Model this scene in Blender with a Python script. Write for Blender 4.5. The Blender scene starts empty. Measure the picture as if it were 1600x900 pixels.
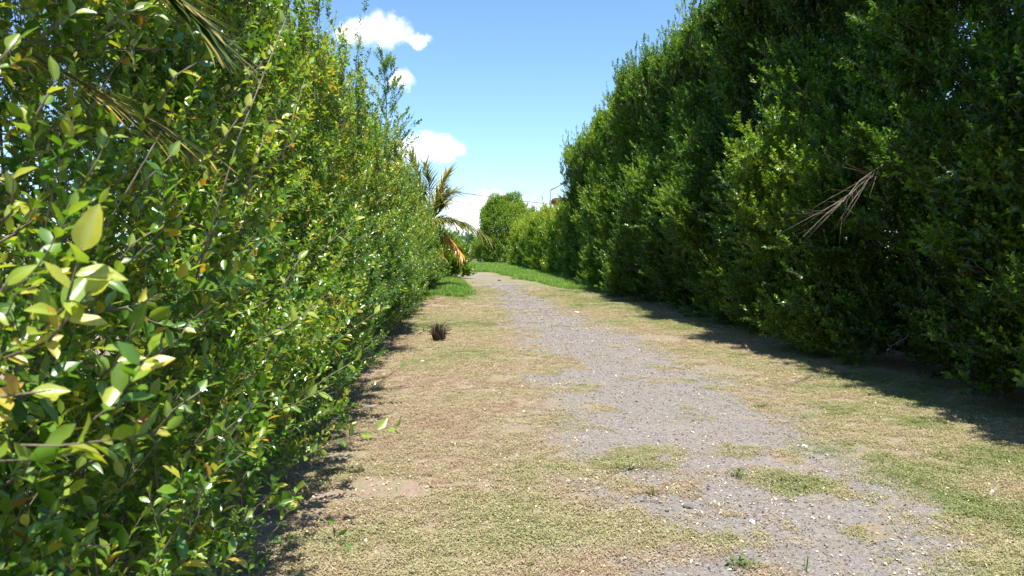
import bpy, math, random
import numpy as np
from mathutils import Vector, Matrix

random.seed(7)
RNG = np.random.default_rng(11)
scene = bpy.context.scene
COL = scene.collection

# ------------------------------------------------------------------ camera
CAM_H = 1.6
F = 1200.0                      # focal length in photo pixels (1600 wide)
PITCH = math.atan(65 / F)
cam_d = bpy.data.cameras.new("camera")
cam = bpy.data.objects.new("camera", cam_d)
COL.objects.link(cam)
cam_d.sensor_width = 36
cam_d.lens = 36 * F / 1600
cam_d.clip_start = 0.05
cam_d.clip_end = 9000
cam.location = (0, 0, CAM_H)
cam.rotation_euler = (math.pi / 2 - PITCH, 0, 0)
cam_d.dof.use_dof = True
cam_d.dof.focus_distance = 8.0
cam_d.dof.aperture_fstop = 7.0
scene.camera = cam


def P(px, py, d):
    """world point seen at photo pixel (px, py), at distance d along the lane"""
    a, b = (px - 800) / F, (450 - py) / F
    v = Vector((a, math.cos(PITCH) + b * math.sin(PITCH), -math.sin(PITCH) + b * math.cos(PITCH)))
    return Vector((0, 0, CAM_H)) + v * (d / v.y)


def G(px, py):
    """ground point seen at a photo pixel"""
    a, b = (px - 800) / F, (450 - py) / F
    v = Vector((a, math.cos(PITCH) + b * math.sin(PITCH), -math.sin(PITCH) + b * math.cos(PITCH)))
    return Vector((0, 0, CAM_H)) + v * (-CAM_H / v.z)


# ------------------------------------------------------------------ sun and sky
SUN_VEC = Vector((0.085, -0.34, 1.0)).normalized()
SUN_EL = math.asin(SUN_VEC.z)
SUN_AZ = math.atan2(SUN_VEC.x, SUN_VEC.y)      # clockwise from +Y
sun_d = bpy.data.lights.new("sun", "SUN")
sun_d.energy = 4.4
sun_d.angle = math.radians(0.5)
sun_d.color = (1.0, 0.955, 0.88)
sun = bpy.data.objects.new("sun", sun_d)
sun.rotation_euler = SUN_VEC.to_track_quat('Z', 'Y').to_euler()
sun.location = (0, 0, 30)
COL.objects.link(sun)

scene.view_settings.view_transform = 'Standard'
scene.view_settings.look = 'None'
scene.view_settings.exposure = 1.2
scene.view_settings.gamma = 1.0
scene.view_settings.use_curve_mapping = False
scene.cycles.max_bounces = 7
scene.cycles.diffuse_bounces = 3
scene.cycles.glossy_bounces = 2
scene.cycles.transmission_bounces = 4
scene.cycles.transparent_max_bounces = 4
scene.cycles.sample_clamp_indirect = 6
scene.cycles.use_denoising = True


class NT:
    """small helper for node trees"""
    def __init__(self, tree):
        self.t = tree; self.n = tree.nodes; self.l = tree.links
        self.n.clear()

    def node(self, typ, ins=None, **kw):
        nd = self.n.new(typ)
        for k, v in kw.items():
            setattr(nd, k, v)
        for k, v in (ins or {}).items():
            s = nd.inputs[k]
            if hasattr(v, 'is_output'):
                self.l.new(v, s)
            else:
                s.default_value = v
        return nd

    def math(self, op, a, b=0.0, c=0.0, clamp=False):
        nd = self.node('ShaderNodeMath', {0: a, 1: b, 2: c}, operation=op)
        nd.use_clamp = clamp
        return nd.outputs[0]

    def vmath(self, op, a, b=(0, 0, 0)):
        nd = self.node('ShaderNodeVectorMath', {0: a, 1: b}, operation=op)
        return nd.outputs['Value' if op in ('LENGTH', 'DOT_PRODUCT', 'DISTANCE') else 'Vector']

    def ramp(self, fac, stops, interp='LINEAR'):
        nd = self.node('ShaderNodeValToRGB', {0: fac})
        cr = nd.color_ramp; cr.interpolation = interp
        while len(cr.elements) < len(stops):
            cr.elements.new(0.5)
        for e, (p, c) in zip(cr.elements, stops):
            e.position = p; e.color = (*c, 1) if len(c) == 3 else c
        return nd.outputs[0]

    def mix(self, fac, a, b, blend='MIX'):
        nd = self.node('ShaderNodeMix', data_type='RGBA', blend_type=blend)
        for i, v in ((0, fac), (6, a), (7, b)):
            s = nd.inputs[i]
            if hasattr(v, 'is_output'):
                self.l.new(v, s)
            else:
                s.default_value = v if i == 0 else ((*v, 1) if len(v) == 3 else v)
        return nd.outputs[2]

    def smooth(self, v, lo, hi):
        nd = self.node('ShaderNodeMapRange', {0: v, 1: lo, 2: hi, 3: 0.0, 4: 1.0}, interpolation_type='SMOOTHSTEP')
        return nd.outputs[0]

    def noise(self, vec, scale, detail=4, rough=0.55, dist=0.0, out=0):
        nd = self.node('ShaderNodeTexNoise', {'Scale': scale, 'Detail': detail, 'Roughness': rough, 'Distortion': dist})
        if vec is not None:
            self.l.new(vec, nd.inputs['Vector'])
        return nd.outputs[out]


world = bpy.data.worlds.new("World")
scene.world = world
world.use_nodes = True
w = NT(world.node_tree)
sky = w.node('ShaderNodeTexSky', sky_type='NISHITA', sun_disc=False, sun_elevation=SUN_EL,
             sun_rotation=SUN_AZ, altitude=300, air_density=1.0, dust_density=0.25, ozone_density=2.0)
tc = w.node('ShaderNodeTexCoord').outputs['Generated']
dirn = w.vmath('NORMALIZE', tc)
# the camera's blue: keep Nishita's shape, lift it slightly towards cyan
sky_c = w.mix(1.0, sky.outputs[0], (0.92, 1.12, 1.36), 'MULTIPLY')
# cumulus puffs: clusters of lobes in fixed world directions, edges broken by noise
warp = w.noise(dirn, 26, 5, 0.62, out=1)
warp2 = w.vmath('SCALE', w.vmath('SUBTRACT', warp, (0.5, 0.5, 0.5)))
warp2.node.inputs['Scale'].default_value = 0.036
dw = w.vmath('ADD', dirn, warp2)
blobs = [  # photo px, py, half width, half height
    (588, 47, 34, 22), (562, 38, 26, 15), (612, 52, 30, 18), (648, 63, 24, 9), (545, 50, 20, 18),
    (628, 122, 15, 13), (618, 128, 14, 8),
    (672, 222, 34, 18), (650, 232, 36, 20), (700, 236, 22, 15), (688, 226, 22, 16), (625, 240, 26, 14),
    (770, 318, 36, 20), (720, 322, 40, 17), (812, 322, 28, 12), (700, 345, 60, 24), (780, 345, 60, 22),
    (845, 335, 50, 14), (900, 330, 40, 14), (640, 330, 60, 26), (560, 320, 50, 34), (960, 335, 60, 20),
]
dens = None
for (px, py, hw, hh) in blobs:
    c = (P(px, py, 10) - Vector((0, 0, CAM_H))).normalized()
    dv = w.vmath('SUBTRACT', dw, tuple(c))
    sc = w.vmath('MULTIPLY', dv, (F / hw, F / hh, F / hh))
    q = w.math('SUBTRACT', 1.0, w.vmath('LENGTH', sc))
    dens = q if dens is None else w.math('SMOOTH_MAX', dens, q, 0.25)
wisp = w.noise(dirn, 60, 5, 0.65)
front = w.smooth(w.math('ADD', dens, w.math('MULTIPLY', w.math('SUBTRACT', wisp, 0.5), 1.1)), -0.38, 0.72)
# the rest of the sky: scattered fair-weather cumulus of the same kind
sp = w.node('ShaderNodeSeparateXYZ', {0: dirn})
gen = w.noise(w.vmath('MULTIPLY', dirn, (1, 1, 2.2)), 5.5, 7, 0.55)
gen = w.smooth(gen, 0.60, 0.70)
away = w.smooth(sp.outputs[1], 0.62, 0.35)
above = w.smooth(sp.outputs[2], 0.0, 0.12)
gen = w.math('MULTIPLY', w.math('MULTIPLY', gen, away), above)
cl = w.math('MAXIMUM', w.math('MULTIPLY', front, 0.96), gen)
shade = w.noise(w.vmath('ADD', dirn, (0, 0, -0.006)), 30, 4)
cloud_c = w.mix(w.smooth(shade, 0.35, 0.62), (8.8, 9.4, 10.0), (10.5, 10.5, 10.4))
sky_f = w.mix(cl, sky_c, cloud_c)
bg = w.node('ShaderNodeBackground', {'Color': sky_f, 'Strength': 0.080})
w.node('ShaderNodeOutputWorld', {'Surface': bg.outputs[0]})


# ------------------------------------------------------------------ generic helpers
def _hash(ix, iy, iz, seed):
    h = (ix * 73856093) ^ (iy * 19349663) ^ (iz * 83492791) ^ (seed * 2654435)
    h = h & 0x7fffffff
    h = ((h ^ (h >> 13)) * 1274126177) & 0x7fffffff
    h = (h ^ (h >> 16)) & 0xffffff
    return h / float(0xffffff)


def vnoise(p, seed=0, octv=1):
    """value noise in numpy, p (n,3), result 0..1"""
    p = np.asarray(p, float)
    out = np.zeros(len(p)); amp = 1.0; tot = 0.0
    for o in range(octv):
        q = p * (2 ** o) + 31.7 * o
        i = np.floor(q).astype(np.int64); f = q - i; f = f * f * (3 - 2 * f)
        r = 0
        for dx in (0, 1):
            for dy in (0, 1):
                for dz in (0, 1):
                    wgt = (f[:, 0] if dx else 1 - f[:, 0]) * (f[:, 1] if dy else 1 - f[:, 1]) * (f[:, 2] if dz else 1 - f[:, 2])
                    r = r + wgt * _hash(i[:, 0] + dx, i[:, 1] + dy, i[:, 2] + dz, seed + o)
        out += amp * r; tot += amp; amp *= 0.5
    return out / tot


def new_mesh(name, verts, faces, mats=(), attrs=None, smooth=True, midx=None):
    me = bpy.data.meshes.new(name)
    me.from_pydata([tuple(v) for v in verts], [], [tuple(f) for f in faces])
    for m in mats:
        me.materials.append(m)
    if midx is not None:
        me.polygons.foreach_set('material_index', midx)
    if smooth:
        me.polygons.foreach_set('use_smooth', [True] * len(me.polygons))
    for k, vals in (attrs or {}).items():
        a = me.attributes.new(k, 'FLOAT', 'POINT')
        a.data.foreach_set('value', np.asarray(vals, dtype=np.float32))
    me.update()
    return me


def add(name, me, parent=None, kind=None, label=None, cat=None, group=None, loc=None):
    o = bpy.data.objects.new(name, me)
    COL.objects.link(o)
    if parent is not None:
        o.parent = parent
    if loc is not None:
        o.location = loc
    tag(o, label, cat, group, kind)
    return o


def tag(o, label=None, cat=None, group=None, kind=None):
    for k, v in (('label', label), ('category', cat), ('group', group), ('kind', kind)):
        if v:
            o[k] = v
    return o


def thing(name, label, cat, loc=(0, 0, 0), group=None):
    return add(name, None, None, None, label, cat, group, loc)


class MB:
    """collects tubes, boxes, polygons into one mesh"""
    def __init__(self):
        self.v = []; self.f = []; self.m = []; self.a = []

    def raw(self, vs, fs, mi=0, a=0.0):
        k = len(self.v)
        self.v += [tuple(x) for x in vs]
        self.f += [tuple(i + k for i in f) for f in fs]
        self.m += [mi] * len(fs)
        self.a += (list(a) if hasattr(a, '__len__') else [a] * len(vs))

    def tube(self, pts, rads, sides=4, mi=0, a=0.0, cap=True):
        pts = [Vector(p) for p in pts]
        n = len(pts); vs = []; fs = []
        up = Vector((0, 0, 1))
        for i, p in enumerate(pts):
            t = (pts[min(i + 1, n - 1)] - pts[max(i - 1, 0)])
            t = t.normalized() if t.length > 1e-9 else Vector((0, 0, 1))
            ref = up if abs(t.z) < 0.9 else Vector((1, 0, 0))
            x = t.cross(ref).normalized(); y = x.cross(t)
            for s in range(sides):
                an = 2 * math.pi * s / sides
                vs.append(p + (x * math.cos(an) + y * math.sin(an)) * rads[i])
        for i in range(n - 1):
            for s in range(sides):
                s2 = (s + 1) % sides
                fs.append((i * sides + s, i * sides + s2, (i + 1) * sides + s2, (i + 1) * sides + s))
        if cap:
            fs.append(tuple(range(sides))[::-1]); fs.append(tuple((n - 1) * sides + s for s in range(sides)))
        self.raw(vs, fs, mi, a)

    def box(self, lo, hi, mi=0):
        x0, y0, z0 = lo; x1, y1, z1 = hi
        vs = [(x0, y0, z0), (x1, y0, z0), (x1, y1, z0), (x0, y1, z0), (x0, y0, z1), (x1, y0, z1), (x1, y1, z1), (x0, y1, z1)]
        self.raw(vs, [(0, 3, 2, 1), (4, 5, 6, 7), (0, 1, 5, 4), (1, 2, 6, 5), (2, 3, 7, 6), (3, 0, 4, 7)], mi)

    def mesh(self, name, mats, smooth=True, attr='tint'):
        return new_mesh(name, self.v, self.f, mats, {attr: self.a} if attr else None, smooth, self.m)


# ------------------------------------------------------------------ materials
def material(name):
    m = bpy.data.materials.new(name); m.use_nodes = True
    return m, NT(m.node_tree)


def leaf_material(name, stops, trans=0.42, trans_tint=(1.25, 1.35, 0.5), rough=0.34, spec=0.5, spread=0.16, midrib=False, tscale=1.0):
    """tint (per leaf) + age (per spray) + a random offset pick the leaf colour"""
    m, n = material(name)
    ti = n.node('ShaderNodeAttribute', attribute_name='tint').outputs['Fac']
    ag = n.node('ShaderNodeAttribute', attribute_type='INSTANCER', attribute_name='tone').outputs['Fac']
    rd = n.node('ShaderNodeObjectInfo').outputs['Random']
    v = n.math('ADD', n.math('ADD', ti, ag), n.math('MULTIPLY', n.math('SUBTRACT', rd, 0.5), spread))
    geo = n.node('ShaderNodeNewGeometry')
    pos = geo.outputs['Position']
    v = n.math('ADD', v, n.math('MULTIPLY', n.math('SUBTRACT', n.noise(pos, 90, 2), 0.5), 0.10))
    col = n.ramp(v, stops)
    if midrib:
        mr = n.node('ShaderNodeAttribute', attribute_name='rib').outputs['Fac']
        col = n.mix(n.math('MULTIPLY', mr, 0.45), col, (0.42, 0.48, 0.14))
        spot = n.smooth(n.noise(pos, 160, 3), 0.66, 0.74)
        col = n.mix(n.math('MULTIPLY', spot, 0.5), col, (0.16, 0.10, 0.03))
    tcol = n.mix(1.0, col, trans_tint, 'MULTIPLY')
    bs = n.node('ShaderNodeBsdfPrincipled', {'Base Color': col, 'Roughness': rough, 'Specular IOR Level': spec})
    tr = n.node('ShaderNodeBsdfTranslucent', {'Color': tcol})
    mx = n.node('ShaderNodeMixShader', {0: trans, 1: bs.outputs[0], 2: tr.outputs[0]})
    n.node('ShaderNodeOutputMaterial', {0: mx.outputs[0]})
    return m


def simple_material(name, stops, scale=20, rough=0.8, bump=0.0, attr=None, spec=0.3, stretch=(1, 1, 1)):
    m, n = material(name)
    tcn = n.node('ShaderNodeTexCoord').outputs['Object']
    vec = n.vmath('MULTIPLY', tcn, stretch)
    v = n.noise(vec, scale, 5, 0.6)
    if attr:
        v = n.math('ADD', n.math('MULTIPLY', n.math('SUBTRACT', v, 0.5), 0.5),
                   n.node('ShaderNodeAttribute', attribute_name=attr).outputs['Fac'])
        rd = n.node('ShaderNodeObjectInfo').outputs['Random']
        v = n.math('ADD', v, n.math('MULTIPLY', n.math('SUBTRACT', rd, 0.5), 0.9))
    col = n.ramp(v, stops)
    bs = n.node('ShaderNodeBsdfPrincipled', {'Base Color': col, 'Roughness': rough, 'Specular IOR Level': spec})
    if bump:
        b = n.node('ShaderNodeBump', {'Strength': bump, 'Distance': 0.01, 'Height': v})
        n.l.new(b.outputs[0], bs.inputs['Normal'])
    n.node('ShaderNodeOutputMaterial', {0: bs.outputs[0]})
    return m


LEFT_STOPS = [(0.0, (0.03, 0.085, 0.014)), (0.26, (0.06, 0.155, 0.018)), (0.48, (0.12, 0.25, 0.024)),
              (0.68, (0.30, 0.40, 0.04)), (0.86, (0.55, 0.50, 0.07)), (0.95, (0.58, 0.36, 0.05)), (1.0, (0.42, 0.20, 0.05))]
RIGHT_STOPS = [(0.0, (0.014, 0.045, 0.009)), (0.30, (0.044, 0.108, 0.011)), (0.52, (0.105, 0.205, 0.018)),
               (0.80, (0.22, 0.34, 0.03)), (1.0, (0.36, 0.38, 0.06))]
M_leafL = leaf_material('glossy_leaf', LEFT_STOPS, trans=0.42, rough=0.33, spec=0.95)
M_leafN = leaf_material('glossy_leaf_near', LEFT_STOPS, trans=0.40, rough=0.33, spec=0.9, midrib=True, spread=0.12)
M_leafR = leaf_material('dark_leaf', RIGHT_STOPS, trans_tint=(1.45, 1.4, 0.5), trans=0.48, rough=0.30, spec=0.55)
M_twig = simple_material('twig_bark', [(0.3, (0.10, 0.075, 0.05)), (0.7, (0.24, 0.20, 0.15))], 60)
M_bark = simple_material('grey_bark', [(0.3, (0.07, 0.055, 0.04)), (0.7, (0.20, 0.165, 0.12))], 25, bump=0.6, stretch=(1, 1, 0.3))
M_dry = simple_material('dry_wood', [(0.3, (0.11, 0.085, 0.065)), (0.7, (0.24, 0.195, 0.155))], 40)
M_palm = leaf_material('palm_leaflet', [(0, (0.03, 0.08, 0.015)), (0.3, (0.07, 0.13, 0.02)), (0.5, (0.28, 0.27, 0.07)),
                                        (0.7, (0.52, 0.36, 0.10)), (0.86, (0.62, 0.33, 0.025)), (1, (0.32, 0.15, 0.05))],
                       trans=0.32, trans_tint=(1.2, 1.1, 0.5), rough=0.4, spread=0.0)
M_grass = leaf_material('grass_blade', [(0, (0.05, 0.12, 0.025)), (0.3, (0.15, 0.21, 0.06)), (0.5, (0.27, 0.275, 0.11)),
                                        (0.72, (0.44, 0.38, 0.24)), (1, (0.34, 0.24, 0.16))], trans=0.3,
                        trans_tint=(1.1, 1.15, 0.6), rough=0.5, spec=0.25)
M_lush = leaf_material('green_blade', [(0, (0.05, 0.13, 0.015)), (0.3, (0.12, 0.23, 0.035)), (0.6, (0.22, 0.34, 0.06)), (1, (0.34, 0.36, 0.12))], trans=0.4, trans_tint=(1.1, 1.2, 0.6), rough=0.5, spec=0.25)
M_stone = simple_material('gravel_stone', [(0.05, (0.06, 0.056, 0.058)), (0.4, (0.15, 0.14, 0.133)), (0.75, (0.25, 0.232, 0.215)), (0.98, (0.55, 0.51, 0.46))],
                          30, attr='tint')
M_litter = simple_material('leaf_litter', [(0.1, (0.20, 0.12, 0.06)), (0.45, (0.42, 0.30, 0.15)), (0.75, (0.62, 0.52, 0.34)), (1.0, (0.75, 0.68, 0.5))],
                           30, attr='tint')


# ------------------------------------------------------------------ ground sheet
def axis(lo_dense, hi_dense, step, far_lo, far_hi, grow=1.25):
    a = list(np.arange(lo_dense, hi_dense + 1e-6, step))
    s = step; x = a[-1]
    while x < far_hi:
        s *= grow; x += s; a.append(min(x, far_hi))
    s = step; x = a[0]; pre = []
    while x > far_lo:
        s *= grow; x -= s; pre.append(max(x, far_lo))
    return np.array(pre[::-1] + a)


gx = axis(-5.5, 6.5, 0.06, -3500, 3500, 1.3)
ya = list(np.arange(1.5, 14, 0.06)); y = ya[-1]; s = 0.06
while y < 5000:
    s *= 1.035 if y < 90 else 1.3
    y += s; ya.append(y)
pre = []; y = 1.5; s = 0.2
while y > -3000:
    y -= s; s *= 1.3; pre.append(y)
gy = np.array(pre[::-1] + ya)

# path edges read off the photograph (y, left x, right x)
PATH_Y = np.array([-20, 0.0, 3.7, 5.5, 8.9, 12.0, 16.7, 22, 29.5, 36.0, 42.7, 50, 60, 80])
PATH_L = np.array([0.6, 0.5, 0.28, 0.24, 0.22, 0.0, -0.26, -0.6, -1.05, -1.75, -2.75, -4.3, -8.0, -16])
PATH_R = np.array([3.1, 2.95, 2.65, 2.75, 2.8, 2.55, 2.08, 1.4, 0.70, -0.3, -1.55, -3.1, -6.4, -13])


def bump_height(x, y):
    p = np.stack([x, y, np.zeros_like(x)], 1)
    near = np.clip(1 - np.abs(y - 30) / 400, 0, 1)
    h = (vnoise(p * 0.35, 3, 2) - 0.5) * 0.10 + (vnoise(p * 2.6, 5, 2) - 0.5) * 0.022
    h += (vnoise(p * 11.0, 6, 1) - 0.5) * 0.010
    return h * near


def path_mask(x, y):
    p = np.stack([x, y, np.zeros_like(x)], 1)
    l = np.interp(y, PATH_Y, PATH_L) + (vnoise(p * 0.9, 21, 3) - 0.5) * 0.9 + (vnoise(p * 5.0, 22, 2) - 0.5) * 0.35
    r = np.interp(y, PATH_Y, PATH_R) + (vnoise(p * 0.8, 23, 3) - 0.5) * 0.7 + (vnoise(p * 5.0, 24, 2) - 0.5) * 0.35
    d = np.minimum(x - l, r - x)
    m = np.clip(d / 1.1 + 0.38, 0, 1)
    m *= 1 - 0.75 * np.clip((vnoise(p * 2.4, 27, 3) - 0.60) / 0.08, 0, 1) * np.clip(1.6 - d, 0, 1)
    # turf tongues in the middle of the track
    for cx, cy, rx, ry, amt in ((0.92, 5.6, 0.40, 0.45, 1.0), (1.72, 5.95, 0.22, 0.22, .8), (1.86, 5.05, 0.30, 0.42, .9),
                                (0.95, 4.15, 0.55, 0.35, .9), (0.5, 8.4, 0.4, 0.25, .5), (-0.9, 36, 0.9, 1.7, 1.0),
                                (1.35, 4.4, 0.2, 0.2, .3), (0.4, 6.9, .35, .3, .5)):
        q = ((x - cx) / rx) ** 2 + ((y - cy) / ry) ** 2
        q = q * 0.8 + (vnoise(p * 4.5, 25, 3) - 0.5) * 3.2
        m *= 1 - amt * .6 * np.clip(1.3 - q, 0, 1)
    return m


TONGUES = ((0.92, 5.6, 0.40, 0.45), (1.72, 5.95, 0.22, 0.22), (1.86, 5.05, 0.30, 0.42), (0.95, 4.15, 0.55, 0.35), (-0.9, 36, 0.9, 1.7))


def green_mask(x, y):
    p = np.stack([x, y, np.zeros_like(x)], 1)
    n1 = vnoise(p * np.array([0.7, 0.45, 1]), 31, 3); n2 = vnoise(p * 2.2, 32, 3)
    c = 0.5 * (np.interp(y, PATH_Y, PATH_L) + np.interp(y, PATH_Y, PATH_R))
    side = np.clip((x - c - 1.0) / 1.5, 0, 1)
    g = 0.24 + (n1 - 0.5) * 1.1 + (n2 - 0.5) * 0.9 + 0.26 * side + np.clip((y - 14) / 30, 0, 1) * 0.22
    lush = np.clip((y - 26) / 3.5, 0, 1) * (1 - np.clip((y - 3000) / 100, 0, 1))
    left = np.clip((np.interp(y, PATH_Y, PATH_L) - .1 - x) / 0.5, 0, 1); right = np.clip((x - np.interp(y, PATH_Y, PATH_R) - .5) / 0.8, 0, 1)
    patch = np.maximum(left * np.clip((y - 22 + (n2 - .5) * 6) / 3, 0, 1), right * np.clip((y - 27 + (n2 - .5) * 4) / 2, 0, 1))
    patch = np.maximum(patch, np.clip((y - 44) / 5, 0, 1))
    tong = np.zeros_like(x)
    for cx, cy, rx, ry in TONGUES:
        q = ((x - cx) / rx) ** 2 * .8 + ((y - cy) / ry) ** 2 * .8 + (vnoise(p * 4.5, 25, 3) - 0.5) * 3.2
        tong = np.maximum(tong, np.clip(.9 - q, 0, .5))
    return np.clip(np.maximum(np.maximum(g, patch), tong), 0, 1)


XX, YY = np.meshgrid(gx, gy)
fx, fy = XX.ravel(), YY.ravel()
fz = bump_height(fx, fy)
nx, ny = len(gx), len(gy)
idx = np.arange(nx * ny).reshape(ny, nx)
quads = np.stack([idx[:-1, :-1], idx[:-1, 1:], idx[1:, 1:], idx[1:, :-1]], -1).reshape(-1, 4)


def fast_mesh(name, verts, quads, mats, attrs):
    me = bpy.data.meshes.new(name)
    me.vertices.add(len(verts)); me.vertices.foreach_set('co', verts.astype(np.float32).ravel())
    k = quads.shape[1]
    me.loops.add(quads.size); me.loops.foreach_set('vertex_index', quads.astype(np.int32).ravel())
    me.polygons.add(len(quads)); me.polygons.foreach_set('loop_start', np.arange(0, quads.size, k, dtype=np.int32))
    me.polygons.foreach_set('use_smooth', np.ones(len(quads), bool))
    for m in mats:
        me.materials.append(m)
    for kk, vals in attrs.items():
        a = me.attributes.new(kk, 'FLOAT', 'POINT'); a.data.foreach_set('value', vals.astype(np.float32))
    me.update(calc_edges=True); me.validate()
    return me


M_ground, n = material('lane_ground')
pos = n.node('ShaderNodeNewGeometry').outputs['Position']
pm = n.node('ShaderNodeAttribute', attribute_name='path').outputs['Fac']
gm = n.node('ShaderNodeAttribute', attribute_name='green').outputs['Fac']
fine = n.noise(pos, 38, 6, 0.7); mid = n.noise(pos, 7, 5, 0.62); grain = n.noise(pos, 210, 3, 0.7); big = n.noise(pos, 1.3, 4, 0.6)
vor = n.node('ShaderNodeTexVoronoi', {'Vector': pos, 'Scale': 62.0, 'Randomness': 1.0})
vorf = n.node('ShaderNodeTexVoronoi', {'Vector': pos, 'Scale': 130.0, 'Randomness': 1.0})
chip = n.node('ShaderNodeSeparateColor', {0: vor.outputs['Color']}).outputs[0]
chipf = n.node('ShaderNodeSeparateColor', {0: vorf.outputs['Color']}).outputs[1]
grav = n.mix(0.5, n.ramp(chip, [(0.0, (0.095, 0.088, 0.084)), (0.45, (0.162, 0.144, 0.128)), (0.8, (0.22, 0.197, 0.175)), (1.0, (0.38, 0.355, 0.33))]),
             n.ramp(chipf, [(0.0, (0.115, 0.107, 0.102)), (0.6, (0.205, 0.184, 0.166)), (1.0, (0.33, 0.31, 0.29))]))
grav = n.mix(n.smooth(fine, 0.42, 0.66), grav, (0.225, 0.197, 0.172))
dust = n.ramp(mid, [(0.3, (0.21, 0.18, 0.155)), (0.6, (0.28, 0.235, 0.19)), (0.8, (0.25, 0.19, 0.155))])
grav = n.mix(n.math('MULTIPLY', n.smooth(big, 0.50, 0.68), 0.5), grav, dust)
soil = n.ramp(fine, [(0.25, (0.12, 0.085, 0.06)), (0.46, (0.25, 0.185, 0.135)), (0.60, (0.34, 0.26, 0.195)), (0.8, (0.46, 0.38, 0.29))])
straw = n.ramp(grain, [(0.3, (0.14, 0.12, 0.07)), (0.55, (0.25, 0.22, 0.13)), (0.75, (0.38, 0.34, 0.24))])
dryc = n.mix(n.smooth(n.math('ADD', mid, n.math('MULTIPLY', n.math('SUBTRACT', fine, 0.5), 0.6)), 0.38, 0.66), soil, straw)
worn = n.ramp(grain, [(0.32, (0.12, 0.08, 0.06)), (0.5, (0.27, 0.19, 0.15)), (0.7, (0.40, 0.31, 0.25))])
dryc = n.mix(n.math('MULTIPLY', n.smooth(n.noise(pos, 2.1, 5, 0.65), 0.48, 0.62), 0.6), dryc, worn)
crumb = n.smooth(n.noise(pos, 75, 4, 0.75), 0.58, 0.66)
dryc = n.mix(n.math('MULTIPLY', crumb, 0.6), dryc, (0.07, 0.05, 0.035))
green = n.ramp(fine, [(0.28, (0.07, 0.10, 0.03)), (0.5, (0.14, 0.17, 0.06)), (0.72, (0.23, 0.24, 0.11))])
mott = n.noise(pos, 16, 6, 0.72)
gfac = n.smooth(n.math('ADD', gm, n.math('ADD', n.math('MULTIPLY', n.math('SUBTRACT', fine, 0.5), 1.3), n.math('MULTIPLY', n.math('SUBTRACT', mott, 0.5), 1.6))), 0.25, 0.75)
turf = n.mix(n.math('MULTIPLY', gfac, 0.8), dryc, green)
pfac = n.smooth(n.math('ADD', pm, n.math('MULTIPLY', n.math('SUBTRACT', n.noise(pos, 24, 5, 0.7), 0.5), 1.1)), 0.32, 0.68)
gcol = n.mix(pfac, turf, grav)
hgt = n.math('ADD', n.math('MULTIPLY', vor.outputs['Distance'], 0.6), n.math('ADD', fine, n.math('MULTIPLY', grain, 0.35)))
bmp = n.node('ShaderNodeBump', {'Strength': 0.8, 'Distance': 0.012, 'Height': hgt})
bs = n.node('ShaderNodeBsdfPrincipled', {'Base Color': gcol, 'Roughness': 0.95, 'Specular IOR Level': 0.15, 'Normal': bmp.outputs[0]})
n.node('ShaderNodeOutputMaterial', {0: bs.outputs[0]})

ground_me = fast_mesh('ground', np.stack([fx, fy, fz], 1), quads, [M_ground], {'path': path_mask(fx, fy), 'green': green_mask(fx, fy)})
ground = add('ground', ground_me, kind='structure')


# ------------------------------------------------------------------ prototypes and instancing
def proto(name, me):
    """source for a geometry-nodes scatter: never linked into the scene"""
    return bpy.data.objects.new(name, me)


_groups = {}


def scatter_group(key, protos):
    if key in _groups:
        return _groups[key]
    g = bpy.data.node_groups.new('scatter_' + key, 'GeometryNodeTree')
    g.interface.new_socket('Geometry', in_out='INPUT', socket_type='NodeSocketGeometry')
    g.interface.new_socket('Geometry', in_out='OUTPUT', socket_type='NodeSocketGeometry')
    N, L = g.nodes, g.links
    gi = N.new('NodeGroupInput'); go = N.new('NodeGroupOutput')
    join = N.new('GeometryNodeJoinGeometry')
    for p in reversed(protos):
        oi = N.new('GeometryNodeObjectInfo'); oi.inputs['Object'].default_value = p
        oi.inputs['As Instance'].default_value = False
        gt = N.new('GeometryNodeGeometryToInstance')
        L.new(oi.outputs['Geometry'], gt.inputs[0]); L.new(gt.outputs[0], join.inputs[0])
    iop = N.new('GeometryNodeInstanceOnPoints')
    L.new(gi.outputs[0], iop.inputs['Points']); L.new(join.outputs[0], iop.inputs['Instance'])
    iop.inputs['Pick Instance'].default_value = True

    def attr(nm, typ):
        a = N.new('GeometryNodeInputNamedAttribute'); a.data_type = typ; a.inputs['Name'].default_value = nm
        return a.outputs['Attribute']
    L.new(attr('variant', 'INT'), iop.inputs['Instance Index'])
    e2r = N.new('FunctionNodeEulerToRotation'); L.new(attr('rot', 'FLOAT_VECTOR'), e2r.inputs[0])
    L.new(e2r.outputs[0], iop.inputs['Rotation'])
    L.new(attr('size', 'FLOAT'), iop.inputs['Scale'])
    L.new(iop.outputs[0], go.inputs[0])
    _groups[key] = g
    return g


def euler_from_dirs(d, roll):
    """euler XYZ (n,3) turning local +X onto d, rolled about it"""
    d = d / np.linalg.norm(d, axis=1, keepdims=True)
    yaw = np.arctan2(d[:, 1], d[:, 0]); pit = -np.arcsin(np.clip(d[:, 2], -1, 1))
    return np.stack([roll, pit, yaw], 1)


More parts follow.
